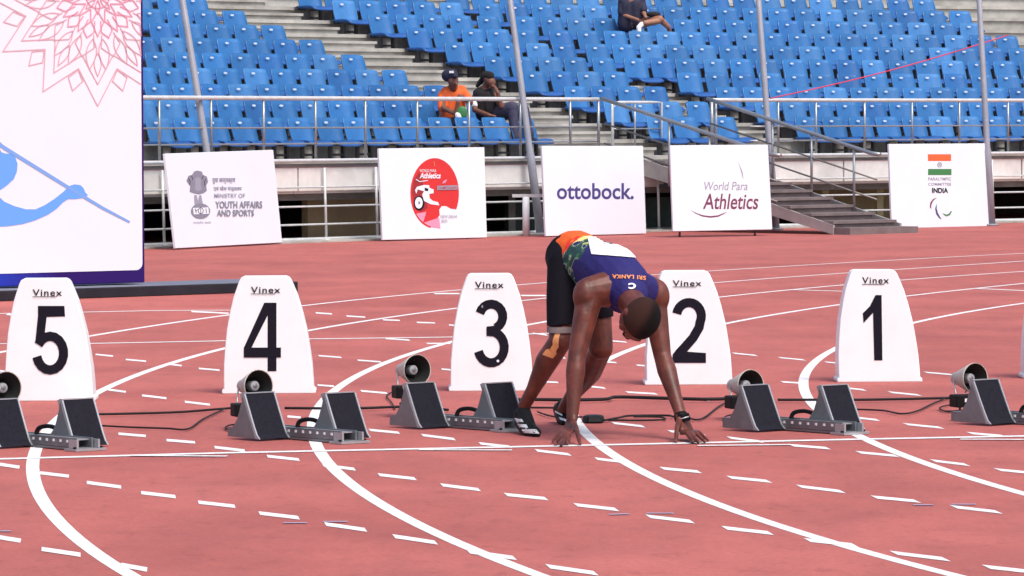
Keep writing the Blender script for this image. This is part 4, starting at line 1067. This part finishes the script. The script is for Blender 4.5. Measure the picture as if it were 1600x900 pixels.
for i, v in enumerate(VEST.data.vertices):
    q = v.co - J['pelvis']; t_ = q.dot(spine) / LEN; s_ = q.dot(sidev); nz = mn.noise(v.co * 16) * .07 + mn.noise(v.co * 40) * .03
    u = t_ + nz
    if u < .11: c = (.72, .11, .02)
    elif u < .16: c = (.70, .035, .02) if mn.noise(v.co * 30 + Vector((5, 0, 0))) > 0 else (.75, .16, .02)
    elif u < .40:
        k = mn.noise(v.co * 26 + Vector((1, 7, 3)))
        c = (.02, .06, .06) if k > .05 else ((.04, .13, .06) if k > -.15 else ((.36, .42, .30) if k > -.27 else (.02, .02, .10)))
        if u < .34 and q.z > .085 + .4 * nz: c = (.72, .62, .22)
    else: c = (.022, .018, .125)
    ca.data[i].color = (*c, 1)
# shorts
sh = MB()
capsule(sh, J['pelvis'] + Vector((-.016, .02, .006)), J['hipR'], .118, .100, 16); capsule(sh, J['pelvis'], J['hipL'], .108, .097, 16); capsule(sh, J['pelvis'] + Vector((0, .02, 0)), J['waist'], .120, .095, 16)
for s_, te in (('R', .87), ('L', .80)):
    h_, k_ = J['hip' + s_], J['knee' + s_]
    capsule(sh, h_, h_.lerp(k_, .5), .100, .085, 18); capsule(sh, h_.lerp(k_, .5), h_.lerp(k_, te + .10), .085, .064, 18)
zc = at(880, 514, 20.1).z
SHORTS = fuse('shorts', sh, M['short'], ath, .007, 6, .5, cut=[(Vector((0, 0, zc)), Vector((.10, 0, -1)).normalized())])
b = bmesh.new(); b.from_mesh(SHORTS.data); bmesh.ops.holes_fill(b, edges=[e for e in b.edges if e.is_boundary], sides=0); b.to_mesh(SHORTS.data); b.free()
# grey hem of the near leg
hm = MB(); h_, k_ = J['hipR'], J['kneeR']; capsule(hm, h_.lerp(k_, .5), h_.lerp(k_, .97), .083, .064, 18)
z1 = at(880, 510, 20.1).z; z2 = at(880, 519, 20.1).z
HEM = fuse('hem', hm, M['hem'], ath, .005, 2, .5, cut=[(Vector((0, 0, z1)), Vector((0, 0, 1))), (Vector((0, 0, z2)), Vector((0, 0, -1)))])
# conforming prints ------------------------------------------------------
def bvh_of(o):
    return BVHTree.FromPolygons([v.co for v in o.data.vertices], [tuple(p.vertices) for p in o.data.polygons])
BV = bvh_of(VEST); BB_ = bvh_of(BODY)
def conform(bv, x, y, off):
    d = ray(x, y).normalized(); loc, nr, idx, ds = bv.ray_cast(CAM, d)
    if loc is None:
        loc, nr, idx, ds = bv.find_nearest(CAM + d * 20.0)
    if nr.dot(d) > 0: nr = -nr
    return loc + nr * off
def patch(name, quad, nu, nv, bv, off, m_, label=None):
    P0, P1, P2, P3 = [Vector(p) for p in quad]; vs = []; fs = []
    for jv in range(nv + 1):
        for i in range(nu + 1):
            u, v = i / nu, jv / nv; p = (P0 * (1 - u) + P1 * u) * (1 - v) + (P3 * (1 - u) + P2 * u) * v
            vs.append(conform(bv, p.x, p.y, off))
    for jv in range(nv):
        for i in range(nu): a = jv * (nu + 1) + i; fs.append((a, a + 1, a + nu + 2, a + nu + 1))
    mb = MB(); mb.add(vs, fs, 0, True); o = mb.build(name, m_, ath, fixn=False)
    if label: o['label'] = label
    return o
patch('number_bib', [(918, 371), (963, 372), (996, 404), (925, 398)], 14, 10, BV, .005, M['bib'], 'white number bib on the lower back')
def patch_text(name, body_, x0, y0, x1, y1, slope, m_, bold=.02, flip=True):
    uv, fs = text_geo(body_, bold, 1.15)
    # subdivide not needed: letters are tiny
    vs = []
    for u, v in uv:
        if flip: u, v = 1 - u, 1 - v
        x = x0 + (x1 - x0) * u; y = y1 + (y0 - y1) * v + slope * (x - x0); vs.append(conform(BV, x, y, .0045))
    mb = MB(); mb.add(vs, fs); return mb.build(name, m_, ath, fixn=False)
patch_text('lettering', 'SRI LANKA', 957, 429, 1008, 435.5, .05, M['orangeprint'], .035)
patch_text('vest_emblem', 'C', 982, 443, 993, 452, 0, M['board'], .05)
# kinesio tape on the near knee
tp = [(872, 521), (869, 531), (868, 541), (862, 549), (856, 557)]
V = []; F = []
TW = [4, 4.5, 5.5, 9, 8]
for i, (x, y) in enumerate(smooth_curve([Vector((a, b, w_)) for (a, b), w_ in zip(tp, TW)], 5) and [(p.x, p.y) for p in smooth_curve([Vector((a, b, 0)) for a, b in tp], 5)]):
    w_ = TW[min(len(TW) - 1, i // 5)]
    for k in range(5):
        f_ = (k / 4 - .5) * 2; V.append(conform(BB_, x + f_ * w_ * (1 if i < 15 else .9), y + f_ * (0 if i < 14 else 2.5), .004))
n_ = len(V) // 5
for i in range(n_ - 1):
    for k in range(4): F.append((i * 5 + k, i * 5 + k + 1, i * 5 + k + 6, i * 5 + k + 5))
mb = MB(); mb.add(V, F, 0, True); mb.build('knee_tape', M['tape'], ath, fixn=False)['label'] = 'orange tape below the knee'
# watch
wv = (J['wrL'] - J['elL']).normalized(); wc = at(1064, 651.5, J['wrL'].y)
mb = MB(); mb.tube([wc - wv * .011, wc + wv * .011], .0315, 20); mb.build('watch_strap', M['blackplastic'], ath)
sd1 = Vector((.3, -.95, 0)).normalized(); mb = MB(); mb.box(wc + sd1 * .030 + Vector((.012, 0, 0)), (.036, .014, .034), Matrix.Rotation(radians(-18), 3, 'Y')); o = bevelled(mb.build('watch_case', M['blackplastic'], ath), .004)
mb = MB(); mb.tube([wc + wv * .008 + sd1 * .034 + Vector((-.026, 0, -.004)), wc + wv * .002 + sd1 * .036 + Vector((.022, 0, .006))], .0035, 6); mb.build('watch_buckle', M['alu'], ath)
# necklace
# shoes
def shoe(heel, ball, toe, ank, w_, stripes_px, label):
    mb = MB()
    upv = (ank - heel).normalized()
    capsule(mb, heel + (ank - heel) * .25, ank + (ank - heel) * .05, w_ * .95, w_ * .86, 14)
    capsule(mb, heel + (ank - heel) * .15, ball, w_ * .92, w_ * 1.05, 14); capsule(mb, ank, ball, w_ * .9, w_ * 1.0, 14); capsule(mb, ball, toe, w_ * 1.05, w_ * .70, 14)
    o = fuse('shoe', mb, M['shoe'], ath, .005, 5, .5); o['label'] = label
    fd = (ball - heel).normalized(); dn = (heel.lerp(ball, .5) - ank); dn = (dn - fd * dn.dot(fd)).normalized()
    sm = MB(); capsule(sm, heel + dn * w_ * .75, ball + dn * w_ * .80, w_ * .62, w_ * .78, 12); capsule(sm, ball + dn * w_ * .80, toe + dn * w_ * .45, w_ * .78, w_ * .55, 12)
    s2 = fuse('sole', sm, M['sole'], o, .005, 3, .5)
    bv = bvh_of(o)
    for quad in stripes_px:
        P0, P1, P2, P3 = [Vector(p) for p in quad]; vs = []; fs = []
        for jv in range(3):
            for i in range(7):
                u, v = i / 6, jv / 2; p = (P0 * (1 - u) + P1 * u) * (1 - v) + (P3 * (1 - u) + P2 * u) * v
                vs.append(conform(bv, p.x, p.y, .003))
        for jv in range(2):
            for i in range(6): a = jv * 7 + i; fs.append((a, a + 1, a + 8, a + 7))
        m2 = MB(); m2.add(vs, fs, 0, True); m2.build('stripe', M['shoew'], o, fixn=False)
    return o
shoe(at(811, 652, 20.22), at(828, 672, 20.03), at(838, 676, 19.95), at(818, 640, 20.15), .034,
     [[(802, 653), (816, 655), (819, 660), (804, 658)], [(806, 661.5), (823, 664), (826, 669), (809, 667)], [(811, 670), (838, 671.5), (843, 677.5), (814, 676)]], 'black running shoe with pale stripes, heel lifted, left in the picture')
shoe(at(872, 640, 20.92), at(880, 655, 20.80), at(884, 660, 20.72), at(878, 634, 20.82), .031,
     [[(868, 641), (879, 648), (879, 651), (868, 644)], [(874, 652), (885, 656), (885, 659), (876, 656)]], 'black running shoe half hidden behind the arm')

# ---------------------------------------------------------------- spectators
def seated(label, base, parts, hair=None, extras=()):
    """parts: list (name, material, [(a, b, ra, rb)...]) in world points; first one is the body skin"""
    t = thing('person', label, 'person', base)
    out = []
    for nm, mm, caps in parts:
        mb = MB()
        for a, b_, ra, rb in caps: capsule(mb, a, b_, ra, rb, 12)
        out.append(fuse(nm, mb, mm, t, .011, 4, .5))
    return t, out
def Q(x, y, Y): return at(x, y, Y)
# A: orange polo and dark cap, second row
Y1 = cyl(712, 170, 54.3).y
t, _ = seated('spectator in an orange polo shirt and dark cap leaning towards the railing', pol(54.3, phi(cyl(712, 170, 54.3)), ROWZ(1)), [
    ('body', M['midskin'], [(Q(707, 122, Y1 - .12), Q(708, 128, Y1 - .14), .078, .070), (Q(708, 134, Y1 - .13), Q(708, 142, Y1 - .05), .05, .055), (Q(713, 131, Y1 - .2), Q(714, 133, Y1 - .2), .02, .018),
                            (Q(708, 142, Y1), Q(707, 185, Y1), .10, .10), (Q(692, 146, Y1), Q(692, 168, Y1 - .2), .05, .042), (Q(692, 168, Y1 - .2), Q(712, 178, Y1 - .3), .04, .03), (Q(712, 178, Y1 - .3), Q(716, 160, Y1 - .32), .032, .028), (Q(716, 160, Y1 - .32), Q(716, 151, Y1 - .3), .03, .022),
                            (Q(725, 145, Y1), Q(735, 160, Y1 - .2), .05, .042), (Q(735, 160, Y1 - .2), Q(718, 150, Y1 - .3), .036, .03),
                            (Q(700, 192, Y1), Q(700, 200, Y1 - .34), .08, .06), (Q(718, 192, Y1), Q(722, 200, Y1 - .34), .08, .06), (Q(700, 200, Y1 - .34), Q(699, 232, Y1 - .30), .05, .04), (Q(722, 200, Y1 - .34), Q(722, 232, Y1 - .30), .05, .04)]),
    ('polo_shirt', M['orangecloth'], [(Q(697, 143, Y1), Q(721, 141, Y1), .07, .072), (Q(703, 150, Y1), Q(703, 178, Y1), .135, .13), (Q(714, 150, Y1), Q(712, 174, Y1), .125, .12), (Q(691, 149, Y1), Q(691, 168, Y1 - .17), .065, .062), (Q(724, 144, Y1), Q(733, 156, Y1 - .15), .062, .058)]),
    ('trousers', M['navycloth'], [(Q(706, 183, Y1), Q(712, 187, Y1), .115, .115), (Q(699, 192, Y1), Q(699, 200, Y1 - .34), .09, .07), (Q(718, 192, Y1), Q(722, 200, Y1 - .34), .09, .07), (Q(699, 200, Y1 - .34), Q(699, 228, Y1 - .30), .06, .05), (Q(722, 200, Y1 - .34), Q(722, 228, Y1 - .30), .06, .05)]),
    ('cap', M['navycloth'], [(Q(700, 118, Y1 - .10), Q(706, 117, Y1 - .13), .088, .084), (Q(710, 119, Y1 - .18), Q(712, 119.5, Y1 - .24), .035, .03)])])
mb = MB(); mb.box(Q(705.5, 112.5, Y1 - .222), (.06, .02, .03)); mb.build('cap_badge', M['board'], t)
mb = MB(); ellipsoid(mb, Q(722, 176, Y1 - .32), Vector((.07, 0, -.03)), Vector((0, .03, 0)), Vector((.02, 0, .085))); tag(fuse('folded_flag', mb, M['green'], None, .01, 3), 'green folded cloth held in the lap of the spectator in orange', 'cloth')
mb = MB(); ellipsoid(mb, Q(716, 182, Y1 - .36), Vector((.045, 0, -.03)), Vector((0, .03, 0)), Vector((.01, 0, .05))); tag(fuse('paper', mb, M['white'], None, .01, 3), 'white paper held in the lap of the spectator in orange', 'paper')
# B: dark top, hand on chin
Y2 = cyl(765, 170, 54.3).y
t, _ = seated('spectator with dark tied hair in a black top resting chin on hand', pol(54.3, phi(cyl(765, 170, 54.3)), ROWZ(1)), [
    ('body', M['midskin'], [(Q(764, 124, Y2 - .10), Q(767, 128, Y2 - .12), .075, .066), (Q(772, 129, Y2 - .15), Q(773, 130, Y2 - .15), .018, .016), (Q(768, 134, Y2 - .14), Q(770, 135, Y2 - .15), .03, .03), (Q(760, 134, Y2 - .05), Q(757, 144, Y2), .045, .055), (Q(757, 144, Y2), Q(760, 176, Y2), .1, .11),
                            (Q(772, 146, Y2 - .05), Q(783, 166, Y2 - .25), .045, .038), (Q(783, 166, Y2 - .25), Q(778, 145, Y2 - .28), .036, .028), (Q(778, 145, Y2 - .28), Q(773, 136, Y2 - .2), .03, .024),
                            (Q(742, 152, Y2), Q(742, 172, Y2 - .1), .048, .04), (Q(742, 172, Y2 - .1), Q(764, 180, Y2 - .28), .038, .03), (Q(764, 180, Y2 - .28), Q(774, 182, Y2 - .3), .026, .018),
                            (Q(765, 178, Y2), Q(800, 166, Y2 - .25), .09, .07), (Q(800, 166, Y2 - .25), Q(806, 212, Y2 - .3), .06, .045)]),
    ('top', M['blackcloth'], [(Q(746, 146, Y2), Q(768, 144, Y2), .066, .068), (Q(754, 150, Y2), Q(758, 176, Y2), .13, .135), (Q(764, 152, Y2 - .04), Q(768, 172, Y2 - .06), .12, .12)]),
    ('sleeve', M['white'], [(Q(742, 157, Y2 - .01), Q(742, 164, Y2 - .06), .056, .056)]),
    ('trousers', M['jeans'], [(Q(764, 180, Y2), Q(800, 168, Y2 - .25), .105, .085), (Q(765, 182, Y2), Q(818, 172, Y2 - .15), .10, .08), (Q(800, 168, Y2 - .25), Q(805, 214, Y2 - .3), .078, .052), (Q(818, 172, Y2 - .15), Q(829, 210, Y2 - .2), .075, .052)]),
    ('hair', M['hair'], [(Q(760, 119.5, Y2 - .06), Q(765, 119, Y2 - .12), .080, .066), (Q(753, 125, Y2 + .0), Q(746, 134, Y2), .040, .028)]),
    ('shoe', M['navycloth'], [(Q(804, 219, Y2 - .3), Q(810, 222, Y2 - .42), .04, .035), (Q(829, 216, Y2 - .2), Q(835, 219, Y2 - .32), .04, .035)])])
# C: at the top, bare legs
Y3 = cyl(990, 40, 59.2).y
t, _ = seated('spectator in a dark top with bare crossed legs, seated high on an upper row', pol(59.2, phi(cyl(990, 40, 59.2)), ROWZ(7)), [
    ('body', M['lightskin'], [(Q(988, -28, Y3), Q(989, -20, Y3), .085, .075), (Q(988, -14, Y3), Q(988, -4, Y3), .05, .05), (Q(988, 0, Y3), Q(985, 36, Y3), .11, .11),
                              (Q(972, 4, Y3), Q(970, 22, Y3 - .05), .045, .04), (Q(1003, 4, Y3), Q(1006, 20, Y3 - .12), .045, .04), (Q(1006, 20, Y3 - .12), Q(1009, 27, Y3 - .25), .034, .028), (Q(970, 22, Y3 - .05), Q(997, 31, Y3 - .25), .036, .026),
                              (Q(995, 38, Y3), Q(1031, 30, Y3 - .28), .085, .060), (Q(1031, 30, Y3 - .26), Q(1044, 42, Y3 - .16), .055, .040), (Q(1044, 42, Y3 - .16), Q(1047, 50, Y3 - .08), .038, .03), (Q(1010, 36, Y3 - .35), Q(1003, 38, Y3 - .38), .045, .034), (Q(1028, 33, Y3 - .3), Q(1008, 36, Y3 - .38), .05, .045)]),
    ('top', M['navycloth'], [(Q(973, 2, Y3), Q(1001, 1, Y3), .075, .078), (Q(981, 10, Y3), Q(978, 38, Y3), .13, .135), (Q(992, 8, Y3), Q(995, 34, Y3), .135, .13), (Q(972, 6, Y3), Q(971, 20, Y3 - .05), .065, .06), (Q(1003, 5, Y3), Q(1006, 16, Y3 - .1), .062, .058)]),
    ('hair', M['hair'], [(Q(986, -32, Y3 + .03), Q(984, -22, Y3 + .04), .09, .08)]),
    ('sock', M['white'], [(Q(1003, 38, Y3 - .38), Q(998, 43, Y3 - .4), .042, .04), (Q(998, 43, Y3 - .4), Q(999, 53, Y3 - .42), .038, .032)])])
mb = MB(); ellipsoid(mb, Q(1021, 22.5, Y3 - .2), Vector((.115, 0, 0)), Vector((0, .07, 0)), Vector((0, 0, .045))); tag(fuse('handbag', mb, M['blackcloth'], None, .01, 3), 'black bag on the knees of the spectator on the upper row', 'bag')
